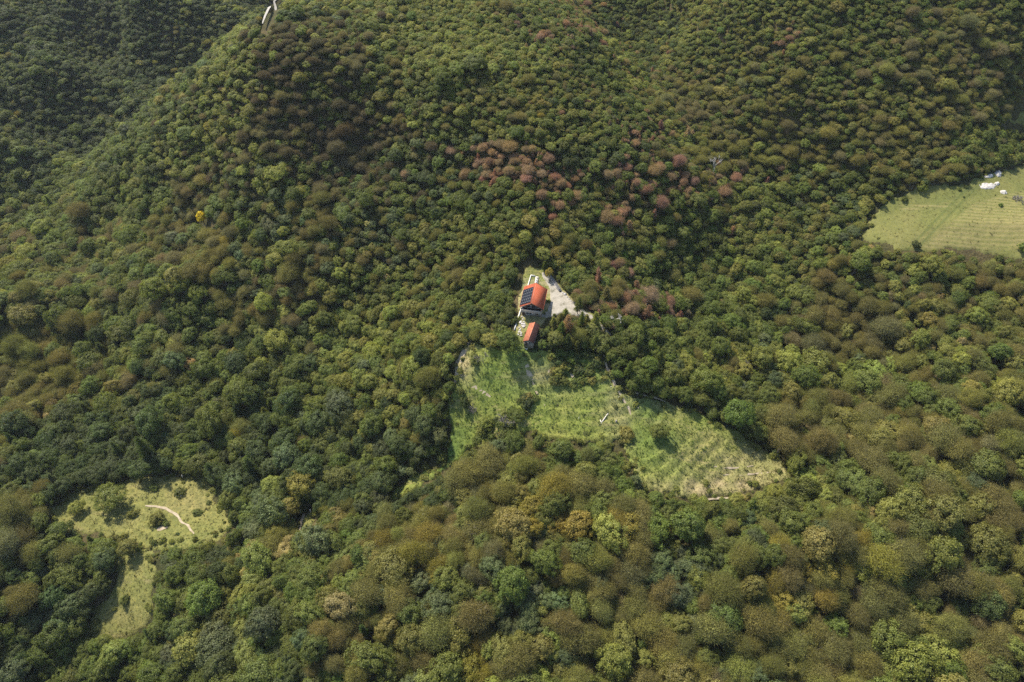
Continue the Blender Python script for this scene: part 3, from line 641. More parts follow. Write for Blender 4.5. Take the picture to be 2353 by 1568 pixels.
for px, py, c, R, hs, lb in PINES:
    g = ground(px, py); add_tree("rusty" if c == "rust" else "pine", c, g[0], g[1], R, hs, tagged=lb)
nspecial = len(trees)

# the forest: dart throwing over the hills
SUNNY = [(1205,612),(1245,612),(1240,660),(1262,690),(1300,700),(1300,722),(1240,735),(1226,800),(1195,800),(1182,770),(1192,700)]
FIELDSUN = [(2000,545),(2050,475),(2110,452),(2220,442),(2300,402),(2420,385),(2420,590),(2050,570)]
MEADSUN = [(1480,955),(1560,968),(1640,1000),(1760,1062),(1790,1100),(1560,1140)]
STRIPSUN = [(1040,960),(1085,930),(1065,1030),(1000,1100),(930,1140),(905,1140),(1000,1085),(1045,1050)]
def keep_view(x, y, z, h, R):
    """false where the tree would stand in, hide or overshadow a clearing"""
    bad = np.zeros(len(x), bool)
    for f, o in ((0.0, 0), (.25, 0), (.45, 0), (.7, 0), (.95, 0), (.6, .8), (.6, -.8), (.6, .4), (.6, -.4), (.85, .5), (.85, -.5)):
        a, b, _ = project(np.stack([x+o*R, y, z+h*f], 1)); bad |= clear_at(a, b)
    for f in (.5, .75, .95):
        l = h*f/math.tan(SUN_EL); X = x-l*math.sin(SUN_AZ); Y = y-l*math.cos(SUN_AZ)
        a, b, _ = project(np.stack([X, Y, height(X, Y)], 1)); bad |= in_poly(a, b, SUNNY) | in_poly(a, b, STRIPSUN) | in_poly(a, b, FIELDSUN) | in_poly(a, b, MEADSUN) | in_poly(a, b, FIELD2)
    rd = np.array(ROADPX, float)
    for f in (0, .5, .95):
        a, b, d = project(np.stack([x, y, z+h*f], 1)); rp = F_PX*R/d
        for (x0, y0), (x1, y1) in zip(rd[:-1], rd[1:]):
            t = np.clip(((a-x0)*(x1-x0)+(b-y0)*(y1-y0))/((x1-x0)**2+(y1-y0)**2), 0, 1)
            bad |= np.hypot(a-x0-t*(x1-x0), b-y0-t*(y1-y0)) < 3+rp*.9
    return ~bad
NC = 380000
cx = rng.uniform(-400, 400, NC); cy = rng.uniform(-165, 455, NC)
d0 = cy+187
ok = abs(cx) < 60+.80*np.hypot(d0, 190)
cx, cy = cx[ok], cy[ok]; cz = height(cx, cy)
cpx, cpy, _ = project(np.stack([cx, cy, cz], 1))
R0 = radius_at(cpx, cpy)*.90*np.interp(cpy, [0, 250, 500, 800, 1100], [.56, .61, .73, .92, 1.0])*np.exp(rng.normal(size=len(cx))*.31)*1.02
inv = ~in_poly(cpx, cpy, [(-500, -300), (2900, -300), (2900, 1900), (-500, 1900)])
pr = class_probs(np.clip(cpx, 0, 2353), np.clip(cpy, 0, 1568))
jit = np.stack([vnoise(cx, cy, 17, 40+i) for i in range(len(CLS))], 1)
pr = pr**1.45*np.exp((jit-.5)*3.6); pr /= pr.sum(1, keepdims=True)
ci = (pr.cumsum(1) > rng.uniform(size=(len(cx), 1))).argmax(1)
kinds = []
for c in ci:
    c = CLS[c]; u = rng.uniform()
    if c in ("brown", "grey", "umber"): k = "twiggy"
    elif c == "olive": k = "twiggy" if u < .62 else "leafy"
    elif c == "gold": k = "twiggy" if u < .5 else "leafy"
    elif c == "rust": k = "rusty" if u < .6 else "twiggy"
    elif c == "dark" and u < .16: k = "pine"
    elif c in ("green", "blue") and u < .05: k = "pine"
    else: k = "leafy"
    kinds.append(k)
kinds = np.array(kinds)
R0 = np.where(kinds == "twiggy", R0*1.12, R0); R0 = np.where(kinds == "rusty", R0*.62, R0); R0 = np.where(kinds == "pine", R0*.55, R0)
R0 = np.where(ci == CLS.index("tan"), R0*.65, R0)
R0 = R0.clip(1.05, 6.2)
hh = R0*np.array([{"leafy": 2.45, "twiggy": 2.4, "pine": 4.6, "rusty": 3.8}[k] for k in kinds])
kv = keep_view(cx, cy, cz, hh, R0)
near_house = (abs(cx-9) < 9) & (abs(cy-1) < 9)
grid = {}; CS = 8.0
for t in trees: grid.setdefault((int(t["x"]//CS), int(t["y"]//CS)), []).append((t["x"], t["y"], t["R"]*.9))
order = np.arange(len(cx))
for i in order:
    if not kv[i] or near_house[i]: continue
    x, y, r = cx[i], cy[i], R0[i]; gi, gj = int(x//CS), int(y//CS); good = True
    sp = float(np.interp(cpy[i], [0, 500, 900], [.34, .37, .42])) if kinds[i] in ("leafy", "twiggy") else .75
    for a in (gi-1, gi, gi+1):
        for b in (gj-1, gj, gj+1):
            for (X, Y, Rr) in grid.get((a, b), ()):
                if (X-x)**2+(Y-y)**2 < (sp*(r+Rr))**2: good = False; break
            if not good: break
        if not good: break
    if good:
        grid.setdefault((gi, gj), []).append((x, y, r)); add_tree(kinds[i], CLS[ci[i]], x, y, r, rng.uniform(.82, 1.25)*float(np.interp(cpy[i], [0, 350, 900], [.74, .8, 1.0])), z=cz[i])


# scrub on the upper spur and along the clearing edges
for poly, n in (([(1245,812),(1380,815),(1400,870),(1330,895),(1262,880)], 80), ([(1225,875),(1240,915),(1180,990),(1090,1025),(1095,985),(1160,950),(1200,900)], 46), (M1, 40), ([(1085,700),(1185,640),(1185,780),(1090,775)], 26)):
    q = np.array(poly, float); c = 0
    while c < n:
        px, py = rng.uniform(q[:, 0].min(), q[:, 0].max()), rng.uniform(q[:, 1].min(), q[:, 1].max())
        if in_poly(np.array([px]), np.array([py]), poly)[0]:
            g = ground(px, py); add_tree("bush", rng.choice(["green", "olive", "dark", "light", "green"]), g[0], g[1], rng.uniform(.7, 2.3) if n != 40 else rng.uniform(.35, .8), rng.uniform(.7, 1.1)); c += 1

# ------------------------------------------------------------------ which trees show largest
SC = 4; bw, bh = 2353//SC+1, 1568//SC+1
zb = np.full((bh, bw), 1e9); ib = np.full((bh, bw), -1)
TX = np.array([[t["x"], t["y"], t["z"], t["R"], t["hs"]*HREL[t["kind"], t["v"]]*t["R"]] for t in trees])
for i in range(len(trees)):
    x, y, z, R, H = TX[i]
    k = trees[i]["kind"]; f0 = .5 if k in ("pine", "rusty") else .62; rr = R*(.7 if k in ("pine", "rusty") else .95)
    a, b, d = project(np.array([x, y, z+H*f0])); pr_ = F_PX*rr/d/SC; ph = pr_*(1.5 if k in ("pine", "rusty") else .95)
    a /= SC; b /= SC
    if a < -pr_ or a > bw+pr_ or b < -ph or b > bh+ph: continue
    x0, x1, y0, y1 = max(0, int(a-pr_)), min(bw, int(a+pr_)+2), max(0, int(b-ph)), min(bh, int(b+ph)+2)
    if x1 <= x0 or y1 <= y0: continue
    yy, xx = np.mgrid[y0:y1, x0:x1]; m = (((xx-a)/pr_)**2+((yy-b)/ph)**2 < 1) & (zb[y0:y1, x0:x1] > d)
    zb[y0:y1, x0:x1][m] = d; ib[y0:y1, x0:x1][m] = i
vis = np.bincount(ib[ib >= 0].ravel(), minlength=len(trees))
TNAME = {"leafy": "broadleaf_tree", "twiggy": "thinning_tree", "pine": "pine_tree", "rusty": "rusty_tree", "bush": "bush"}
CAP = {"leafy": 298, "twiggy": 298, "pine": 120, "rusty": 150, "bush": 130}
single = set()
for k in CAP:
    c = [i for i in range(len(trees)) if trees[i]["kind"] == k]
    c.sort(key=lambda i: -(vis[i]+(10**6 if trees[i]["tagged"] else 0)))
    single |= set(i for i in c[:CAP[k]] if vis[i] > 3 or trees[i]["tagged"])

# ------------------------------------------------------------------ single trees, each with crown and trunk
ZONES = [(1290,1200,"just below the terraced meadow's middle"),(900,1230,"below the left forest's lower edge"),(1150,1330,"down the slope from the terraced meadow"),(1000,1500,"on the bottom edge below the brown wood"),
 (1350,1500,"on the bottom edge under the meadow"),(1600,1250,"below the right meadow's foot"),(1650,1420,"midway between meadow and bottom edge"),(1700,1530,"on the bottom edge right of centre"),(1950,1250,"below the meadow's right corner"),(2000,1450,"beyond the golden trees below the meadow"),
 (2250,1250,"on the right edge low down"),(2280,1480,"in the bottom right corner"),(2250,1000,"on the right edge midway down"),(2000,950,"up right of the meadow's corner"),(1800,950,"beside the meadow's right edge"),(1600,850,"right of the spur below the drive"),(1950,760,"midway between hay field and meadow"),
 (2250,720,"below the hay field"),(1650,650,"in the forest right of the drive"),(1850,520,"left of the hay field"),(1400,620,"above the gravel drive"),(1150,600,"behind the house"),(1120,710,"left of the house"),(1250,480,"on the ridge behind the house"),(1400,420,"among the rusty trees on the ridge"),
 (1000,450,"on the ridge's left shoulder"),(850,300,"on the brown knoll up left"),(560,330,"on the dark flank of the left ridge"),(700,120,"on the left ridge crest"),(1000,100,"on the top hillside"),(1350,80,"near the top gully"),(1700,100,"on the top right hillside"),(2050,200,"in the brown wood above the hay field"),(2250,100,"in the top right corner"),
 (2080,370,"along the hay field's upper edge"),(1700,350,"in the wood left above the hay field"),(250,150,"on the far left hillside"),(150,400,"at the foot of the far left hillside"),(350,560,"on the left valley slope"),(150,700,"on the left edge midway"),(650,680,"on the slope left of the house"),(850,800,"on the pale green slope left of the spur"),(500,820,"in the middle of the left forest"),
 (120,900,"on the left edge above the pasture"),(350,1020,"above the left pasture"),(700,1020,"in the dark left forest's lower part"),(930,1000,"along the meadow's left edge"),(600,1200,"right of the left pasture"),(60,1250,"left of the pasture"),(150,1420,"below the pasture on the left"),(450,1350,"below the pasture on its right"),(600,1500,"on the bottom edge left of centre"),(200,1530,"in the bottom left corner")]
ZX = np.array([z[:2] for z in ZONES], float)
ADJ = {"green": "green", "light": "pale green", "dark": "dark green", "blue": "bluish green", "olive": "olive", "brown": "brown", "grey": "grey brown", "umber": "dark brown", "rust": "rust red", "yellow": "yellow", "tan": "tan", "gold": "golden", "lime": "lime green"}
NOUN = {"leafy": "leafy tree", "twiggy": "thin-leaved tree", "pine": "pine", "rusty": "dying conifer", "bush": "bush"}
ORD = "first second third fourth fifth sixth seventh eighth ninth tenth eleventh twelfth thirteenth fourteenth fifteenth sixteenth seventeenth eighteenth nineteenth twentieth".split()
cells = {}
for i in single:
    t = trees[i]
    if t["tagged"]: continue
    a, b, d = project(np.array([t["x"], t["y"], t["z"]+t["R"]]))
    z = int(np.argmin((ZX[:, 0]-a)**2+((ZX[:, 1]-b)*1.3)**2))
    t["px"] = float(a); sz = t["R"]/(1 if t["kind"] in ("leafy", "twiggy") else .6)
    size = "broad " if sz > 5.6 else ("small " if sz < 3.2 else "")
    cells.setdefault((z, size+ADJ[t["cls"]]+" "+NOUN[t["kind"]]), []).append(i)
for (z, desc), lst in cells.items():
    lst.sort(key=lambda i: trees[i]["px"])
    for j, i in enumerate(lst):
        trees[i]["label"] = f"{desc} {ZONES[z][2]}" if len(lst) == 1 else f"{desc} {ZONES[z][2]}, {ORD[min(j, 19)]} from left"
GROUPS = {"leafy": "leafy broadleaf trees of the forest", "twiggy": "brown thin-leaved trees of the forest", "pine": "pines of the forest", "rusty": "rust red dying trees", "bush": "bushes in the clearings"}
first = {}
for i in sorted(single):
    t = trees[i]; k, v = t["kind"], t["v"]
    if (k, v) not in first:
        e = bpy.data.objects.new(TNAME[k], None); c = bpy.data.objects.new("crown", CROWN[k, v]); tr = bpy.data.objects.new("trunk", TRUNK[k, v]); first[k, v] = (e, c, tr)
    else:
        e, c, tr = (o.copy() for o in first[k, v])
    for o in (e, c, tr): COL.objects.link(o)
    c.parent = e; tr.parent = e
    e.location = (t["x"], t["y"], t["z"]); e.rotation_euler = (t["tx"], t["ty"], t["rot"]); e.scale = (t["R"]*t["sx"], t["R"]/t["sx"], t["R"]*t["hs"])
    e.empty_display_size = .5
    c["tint"] = [float(a) for a in t["tint"]]
    tag(e, t["tagged"] or t["label"], "bush" if k == "bush" else "tree", GROUPS[k])

# ------------------------------------------------------------------ the rest of the forest: one object
rest = [t for i, t in enumerate(trees) if i not in single]
under = []
ux = rng.uniform(-360, 360, 26000); uy = rng.uniform(-165, 420, 26000)
ok = abs(ux) < 40+.78*np.hypot(uy+187, 190); ux, uy = ux[ok], uy[ok]; uz = height(ux, uy)
ua, ub, _ = project(np.stack([ux, uy, uz+.8], 1)); ok = ~clear_at(ua, ub) & ~((abs(ux-9) < 9) & (abs(uy) < 9)); ux, uy, uz = ux[ok], uy[ok], uz[ok]
ua, ub, _ = project(np.stack([ux, uy, uz+.8], 1)); ok = ~((abs(ua-(645-(ub+6)*.47)) < 16) & (ub < 85)); ux, uy, uz = ux[ok], uy[ok], uz[ok]
for x, y, z in zip(ux, uy, uz):
    under.append(dict(kind="bush", v=int(rng.integers(4)), x=x, y=y, z=z-.1, R=rng.uniform(.9, 2.1), hs=rng.uniform(.7, 1.3), rot=rng.uniform(0, 6.28), tint=np.array(TINT[("green", "olive", "dark", "light")[int(rng.integers(4))]])*rng.uniform(.7, 1.2)))
for poly, n, r0, r1 in ((M1, 330, .4, 1.5), (M2, 220, .4, 1.4), (M2B, 70, .4, 1.2), (FIELD, 90, .4, 1.3), (YARD, 25, .3, .7)):
    w = np.array([ground(*p)[:2] for p in poly]); e = np.roll(w, -1, 0)-w; L_ = np.hypot(e[:, 0], e[:, 1]); q = rng.choice(len(w), n, p=L_/L_.sum())
    P_ = w[q]+e[q]*rng.uniform(0, 1, (n, 1))+rng.normal(size=(n, 2))*2.2; hz = height(P_[:, 0], P_[:, 1])
    for (x, y), z in zip(P_, hz):
        if abs(x-9) < 8 and abs(y-1) < 8: continue
        R = float(rng.uniform(r0, r1)); under.append(dict(kind="bush", v=int(rng.integers(4)), x=x, y=y, z=z, R=R, hs=rng.uniform(.6, 1.3), rot=rng.uniform(0, 6.28), tint=np.array(TINT[("green", "olive", "light", "light")[int(rng.integers(4))]])*rng.uniform(.8, 1.15)))
def gn_scatter(name, lst, label):
    n = len(lst); me = bpy.data.meshes.new(name)
    P = np.array([[t["x"], t["y"], t["z"]] for t in lst], np.float32)
    me.vertices.add(n); me.vertices.foreach_set("co", P.ravel())
    def at(k, ty, field, a): x = me.attributes.new(k, ty, 'POINT'); x.data.foreach_set(field, np.asarray(a).ravel())
    at("pick", 'INT', "value", np.array([WHOLE[t["kind"], t["v"]] for t in lst], np.int32))
    at("turn", 'FLOAT_VECTOR', "vector", np.array([[t.get("tx", 0), t.get("ty", 0), t["rot"]] for t in lst], np.float32))
    at("size", 'FLOAT_VECTOR', "vector", np.array([[t["R"]*t.get("sx", 1), t["R"]/t.get("sx", 1), t["R"]*t["hs"]] for t in lst], np.float32))
    at("tint", 'FLOAT_COLOR', "color", np.array([[*t["tint"], 1] for t in lst], np.float32))
    o = link(name, me); ng = bpy.data.node_groups.new(name, 'GeometryNodeTree')
    ng.interface.new_socket("Geometry", in_out='INPUT', socket_type='NodeSocketGeometry'); ng.interface.new_socket("Geometry", in_out='OUTPUT', socket_type='NodeSocketGeometry')
    gi = ng.nodes.new("NodeGroupInput"); go = ng.nodes.new("NodeGroupOutput"); ip = ng.nodes.new("GeometryNodeInstanceOnPoints"); ci_ = ng.nodes.new("GeometryNodeCollectionInfo")
    ci_.inputs["Collection"].default_value = proto_col; ci_.inputs["Separate Children"].default_value = True; ci_.inputs["Reset Children"].default_value = True
    ip.inputs["Pick Instance"].default_value = True
    def na(k, ty):
        a = ng.nodes.new("GeometryNodeInputNamedAttribute"); a.data_type = ty; a.inputs["Name"].default_value = k; return a.outputs[0]
    L = ng.links.new
    L(gi.outputs[0], ip.inputs["Points"]); L(ci_.outputs[0], ip.inputs["Instance"]); L(na("pick", 'INT'), ip.inputs["Instance Index"]); L(na("turn", 'FLOAT_VECTOR'), ip.inputs["Rotation"]); L(na("size", 'FLOAT_VECTOR'), ip.inputs["Scale"])
    L(ip.outputs[0], go.inputs[0])
    md = o.modifiers.new("scatter", 'NODES'); md.node_group = ng
    return tag(o, label, kind="stuff")
gn_scatter("forest", rest, "mixed green and brown forest covering the hills")
gn_scatter("undergrowth", under, "low shrubs growing under the forest")

# ------------------------------------------------------------------ grass: real tufts in one object per meadow
def tint_field(x, y, base, var):
    b = np.array(base); n = vnoise(x, y, 9, 21)[:, None]; n2 = vnoise(x, y, 2.5, 22)[:, None]
    return np.clip(b*(.62+.5*n+.35*n2)+np.array(var)*(vnoise(x, y, 22, 23)[:, None]-.5), .01, 1)
M_GRASS, nt, bs, out = new_mat("grass blades")
a = N(nt, "ShaderNodeAttribute", attribute_type='GEOMETRY', attribute_name="hue"); nt.links.new(a.outputs["Color"], bs.inputs["Base Color"])
bs.inputs["Roughness"].default_value = .7; bs.inputs["Specular IOR Level"].default_value = .15
tr = N(nt, "ShaderNodeBsdfTranslucent"); nt.links.new(a.outputs["Color"], tr.inputs[0]); ms = N(nt, "ShaderNodeMixShader"); ms.inputs[0].default_value = .5
nt.links.new(bs.outputs[0], ms.inputs[1]); nt.links.new(tr.outputs[0], ms.inputs[2]); nt.links.new(ms.outputs[0], out.inputs["Surface"])
def hue_of(name, c, base, var):
    h = tint_field(c[:, 0], c[:, 1], base, var)
    if name == "meadow_grass":
        for f, cc in ((lush_f, (.10, .155, .035)), (dry_f, (.30, .24, .12))):
            k = f(c[:, 0], c[:, 1])[:, None]; h = h*(1-k)+np.array(cc)*k
    return h
def grass(name, MV, per, base, var, size, label, dens=None):
    k = rng.integers(0, len(MV), int(len(MV)*per)); c = MV[k]+rng.uniform(-.4, .4, (len(k), 3))*np.array([1, 1, 0])
    if dens is not None:
        m = rng.uniform(size=len(c)) < dens(c[:, 0], c[:, 1]); c = c[m]
    pp = np.array(PATHPTS); far = np.ones(len(c), bool)
    for x, y, w in pp: far &= (c[:, 0]-x)**2+(c[:, 1]-y)**2 > w*w
    c = c[far]
    nb = 7; n = len(c); s = size*np.exp(rng.normal(size=n)*.45)
    P = np.repeat(c, nb, 0)+rng.normal(size=(n*nb, 3))*np.repeat(s, nb)[:, None]*np.array([.32, .32, 0])
    P[:, 2] += -.05
    D = rng.normal(size=(n*nb, 3))*np.array([.7, .7, .2])+np.array([0, 0, .8])
    V, Q = blades(P, D, np.repeat(s, nb)*rng.uniform(.5, 1.1, n*nb), np.repeat(s, nb)*rng.uniform(.1, .2, n*nb))
    hue = np.repeat(hue_of(name, c, base, var)*rng.uniform(.6, 1.3, (n, 1)), nb*4, 0)
    return tag(link(name, mesh_np(name, V, Q, M_GRASS, attr={"hue": np.hstack([hue, np.ones((len(hue), 1))])})), label, kind="stuff")
grass("meadow_grass", MV1, 1.3, (.158, .192, .043), (.10, .03, .03), .36, "rough green grass and weeds of the terraced meadow")
grass("pasture_grass", MV2, 1.0, (.152, .15, .046), (.05, 0, .02), .27, "dry tufted grass of the left pasture")
grass("field_grass", np.vstack([MV4, MV5]), .6, (.15, .14, .05), (.04, 0, .02), .22, "short stubble grass of the hay field")
grass("lawn_grass", MV6, .5, (.10, .12, .04), (.06, 0, .03), .22, "patchy grass around the house", dens=lambda x, y: (~in_poly(*project(np.stack([x, y, height(x, y)], 1))[:2], GRAVEL))*1.0)


# ------------------------------------------------------------------ house
def on(px, py, dz=0.0):
    g = ground(px, py); return (g[0], g[1], g[2]+dz)
M_ROOF, nt, bs, out = new_mat("orange red roofing")
v = opos(nt); f = noise(nt, v, .8, 5)
nt.links.new(ramp(nt, f, [(.3, (.26, .062, .028)), (.7, (.32, .082, .038))]), bs.inputs["Base Color"]); bs.inputs["Roughness"].default_value = .8; bs.inputs["Specular IOR Level"].default_value = .15
M_TRIM = simple("pale orange flashing", (.42, .15, .085), (.48, .19, .11), 2, .5)  # paler than the roof: sunlight on the edges is put into the colour
M_STONE = simple("grey beige stone wall", (.20, .18, .15), (.38, .35, .30), 3, .9, .04)
M_PLASTER = simple("beige plaster", (.36, .33, .28), (.45, .41, .35), 1.2, .9)
M_WOOD = simple("brown timber", (.10, .055, .03), (.19, .10, .05), 4, .7)
M_DARKWOOD = simple("dark timber", (.035, .025, .018), (.07, .045, .03), 4, .8)
M_WHITE = simple("white paint", (.52, .51, .47), (.60, .59, .55), 2, .6)
M_CONC = simple("pale concrete", (.36, .345, .31), (.47, .455, .41), 1.5, .85)
M_METAL = simple("grey metal", (.35, .35, .36), (.45, .45, .46), 2, .4, metal=.7)
def glass_mat(name, c, r):
    m, nt, bs, out = new_mat(name); bs.inputs["Base Color"].default_value = (*c, 1); bs.inputs["Roughness"].default_value = r; bs.inputs["Specular IOR Level"].default_value = .6; return m
M_GLASS = glass_mat("dark window glass", (.015, .02, .022), .08)
M_CELL, nt, bs, out = new_mat("solar cells"); v = opos(nt)
bk = N(nt, "ShaderNodeTexBrick", offset=0.0); bk.inputs["Color1"].default_value = (.007, .009, .015, 1); bk.inputs["Color2"].default_value = (.009, .012, .02, 1); bk.inputs["Mortar"].default_value = (.05, .055, .065, 1)
bk.inputs["Scale"].default_value = 1.0; bk.inputs["Mortar Size"].default_value = .008; bk.inputs["Brick Width"].default_value = .16; bk.inputs["Row Height"].default_value = .16
nt.links.new(v, bk.inputs["Vector"]); nt.links.new(bk.outputs[0], bs.inputs["Base Color"]); bs.inputs["Roughness"].default_value = .3; bs.inputs["Specular IOR Level"].default_value = .25

c = at_z(1226.5, 674.5, 7.0)
HX, HY = c[0], c[1]; HZ = float(height(HX, HY))-.1
hs_ = tag(link("house", None, loc=(HX, HY, HZ), rz=R_(-10.2)), "two storey mountain house with orange red roof and solar panels", "house")
EV, RISE, HWd, HL = 4.45, 2.62, 4.3, 5.35          # eaves height, rise, half widths of the roof
WX, WY = 3.7, 4.75
sl = math.atan2(RISE, HWd); slen = math.hypot(RISE, HWd)
mb = MB()
mb.box((0, 0, 1.3), (WX*2, WY*2, 3.4))
mb.build("stone_wall", M_STONE, hs_)
mb = MB(); mb.box((0, .7, 3.7), (WX*2-.06, WY*2-1.4, 1.42))
mb.poly_prism([(-WX+.03, 4.42), (WX-.03, 4.42), (0, 4.42+(WX-.03)*RISE/HWd)], -WY+1.45, WY-.05)
mb.build("upper_wall", M_PLASTER, hs_)
def slab(mb, sx, y0, y1, x0, x1, t0, t1, m=0):
    """a sheet lying on one roof pitch: x measured down the slope from the ridge"""
    V = []
    for y in (y0, y1):
        for x in (x0, x1):
            for t in (t0, t1):
                V.append((sx*(x*math.cos(sl)+t*math.sin(sl)), y, EV+RISE-x*math.sin(sl)+t*math.cos(sl)))
    Q = [(0, 1, 3, 2), (4, 6, 7, 5), (0, 4, 5, 1), (2, 3, 7, 6), (0, 2, 6, 4), (1, 5, 7, 3)]
    mb.add(V, Q, m)
mb = MB()
for s in (-1, 1):
    slab(mb, s, -HL, HL, 0.0, slen, 0, .14)
    for i in range(16):
        y = -HL+.3+i*(2*HL-.6)/15; slab(mb, s, y-.025, y+.025, .05, slen-.03, .142, .17)
roof = mb.build("roof", [M_ROOF], hs_)
mb = MB()
mb.poly_prism([(-.13, EV+RISE+.09), (.13, EV+RISE+.09), (.04, EV+RISE+.21), (-.04, EV+RISE+.21)], -HL-.02, HL+.02)
mb.build("ridge_cap", M_TRIM, roof)
for s, y0, y1 in ((-1, -HL, HL), (1, -HL, HL)):
    mb = MB(); x = slen
    slab(mb, s, y0, y1, x+.003, x+.13, -.02, .15); mb.build("gutter", M_TRIM if s < 0 else M_ROOF, roof)  # left gutter gets the painted sunlit tone, right one the roof colour
for s in (-1, 1):
    for y in (-HL, HL):
        mb = MB(); slab(mb, s, min(y, y+.05*np.sign(y))+.0, max(y, y+.05*np.sign(y)), 0.02, slen, -.16, .16); mb.build("fascia_board", M_TRIM if s < 0 else M_DARKWOOD, roof)  # left boards get the painted sunlit tone, right boards dark timber
M_FRAME = simple("anodised frame", (.085, .095, .11), (.12, .13, .145), 2, .6)
PW, PH = 1.6, .84
for i in range(5):
    for j in range(5):
        mb = MB(); y0 = -HL+.62+j*(PW+.012); x0 = .52+i*(PH+.05)
        slab(mb, -1, y0, y0+PW, x0, x0+PH, .26, .30, 0); p = mb.build("solar_panel", M_CELL, hs_)
        fr = MB(); w = .035
        for a, b, e, f in ((y0, y0+PW, x0-w, x0), (y0, y0+PW, x0+PH, x0+PH+w*.7)): slab(fr, -1, a, b, e, f, .25, .315)
        fr.build("frame", M_FRAME, p)
# front gable: boarding, balcony, doors and windows
mb = MB(); mb.poly_prism([(-2.4, 5.1), (2.4, 5.1), (0, 5.1+2.4*RISE/HWd-.1)], -WY+.35, -WY+.55)
gb = mb.build("gable_boarding", M_WOOD, hs_)
mb = MB(); mb.box((0, -WY-.15, 2.92), (WX*2+.3, 2.2, .16)); bal = mb.build("balcony", M_CONC, hs_)
mb = MB(); mb.box((0, -WY-1.2, 3.45), (WX*2+.26, .07, .85)); mb.box((0, -WY-1.2, 3.93), (WX*2+.3, .14, .07))
for s in (-1, 1): mb.box((s*(WX+.1), -WY-.33, 3.45), (.07, 1.66, .85))
mb.build("railing", simple("weathered boards", (.24, .21, .17), (.36, .32, .27), 3, .85), bal)
for x, w, h in ((-1.6, 1.5, 1.15), (.6, 1.3, 1.2), (2.2, .9, 1.1)):
    mb = MB(); mb.box((x, -WY+1.32, 3.0+.55+.05), (w, .1, h)); d = mb.build("balcony_door" if w > 1 else "window", M_DARKWOOD, hs_)
    mb = MB(); mb.box((x, -WY+1.255, 3.62), (w*.72, .03, h*.7)); mb.build("pane", M_GLASS, d)
mb = MB(); mb.box((-3.2, -WY-.62, 3.42), (.42, .42, .72)); mb.build("white_box", M_WHITE, hs_)
for x, w, h, z in ((-.9, 2.3, 1.25, 1.15), (2.1, 1.1, 1.1, 1.4), (-2.9, .9, 1.9, .95)):
    mb = MB(); t = .11
    mb.box((x-w/2+t/2, -WY-.03, z), (t, .09, h)); mb.box((x+w/2-t/2, -WY-.03, z), (t, .09, h)); mb.box((x, -WY-.03, z+h/2-t/2), (w-2*t, .09, t)); mb.box((x, -WY-.03, z-h/2+t/2), (w-2*t, .09, t)); mb.box((x, -WY-.025, z), (t*.6, .07, h-2*t))
    wd = mb.build("window" if h < 1.6 else "door", M_WHITE if x < 0 and w > 1 else M_WOOD, hs_)
    mb = MB(); mb.box((x, -WY-.012, z), (w-2*t, .03, h-2*t)); mb.build("pane", M_GLASS, wd)
for s in (-1, 1):
    for y in (-2.2, 1.4):
        mb = MB(); mb.box((s*(WX-.02), y, 3.6), (.1, 1.0, 1.0)); wd = mb.build("window", M_WHITE, hs_)
        mb = MB(); mb.box((s*(WX+.035), y, 3.6), (.02, .8, .8)); mb.build("pane", M_GLASS, wd)
for x in (-WX-.05, WX+.05):
    mb = MB(); mb.tube([(x, -WY-1.1, 0), (x, -WY-1.1, 4.7)], [.09, .09], 6); mb.build("balcony_post", M_WOOD, hs_)
# round pale disc on a thin pole in front
p = on(1223.5, 727)
t = tag(link("satellite_dish", None, loc=p), "pale round dish on a thin pole in front of the house", "dish")
mb = MB(); mb.tube([(0, 0, -.1), (0, 0, 2.2)], [.05, .04], 6); mb.build("pole", M_METAL, t)
mb = MB(); n = 14; V = [(0, 0, 2.14)]; 
for r, z in ((.3, 2.18), (.6, 2.3)): V += [(r*math.cos(2*math.pi*i/n), r*math.sin(2*math.pi*i/n), z) for i in range(n)]
V += [(a, b, z-.04) for a, b, z in V]; m0 = 1+2*n
Qd = [(0, 1+i, 1+(i+1) % n) for i in range(n)]+[(1+i, 1+n+i, 1+n+(i+1) % n, 1+(i+1) % n) for i in range(n)]
Qd += [tuple(m0+k for k in q[::-1]) for q in Qd]+[(1+n+i, m0+1+n+i, m0+1+n+(i+1) % n, 1+n+(i+1) % n) for i in range(n)]
mb.add(V, Qd); mb.build("dish", M_CONC, t)

# ------------------------------------------------------------------ shed
M_TILE, nt, bs, out = new_mat("old orange tiles"); v = opos(nt)
f = noise(nt, v, 1.3, 6, .7); g2 = noise(nt, v, 6, 3)
cA = ramp(nt, f, [(.3, (.29, .085, .042)), (.55, (.38, .135, .066)), (.75, (.43, .19, .10))]); nt.links.new(mix(nt, 1.0, cA, ramp(nt, g2, [(.35, (.75, .75, .75)), (.65, (1.15, 1.15, 1.15))]), 'MULTIPLY'), bs.inputs["Base Color"]); bs.inputs["Roughness"].default_value = .85
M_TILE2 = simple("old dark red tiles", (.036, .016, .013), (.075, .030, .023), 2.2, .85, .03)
c = at_z(1221.6, 763, 1.3); SX_, SY_ = c[0], c[1]; SZ = float(height(SX_, SY_))-.15
sh = tag(link("shed", None, loc=(SX_, SY_, SZ), rz=R_(-16)), "long narrow stone shed with old orange tiled roof", "shed")
sW, sL, sE, sR = 1.95, 4.55, 2.35, 1.05
mb = MB(); mb.box((0, 0, (sE-.6)/2-.1), (2*sW-.5, 2*sL-.5, sE+.6)); mb.poly_prism([(-sW+.25, sE+.1), (sW-.25, sE+.1), (0, sE+sR-.12)], -sL+.25, sL-.25)
mb.build("stone_wall", simple("dark stone wall", (.09, .085, .075), (.20, .19, .17), 3, .9, .05), sh)
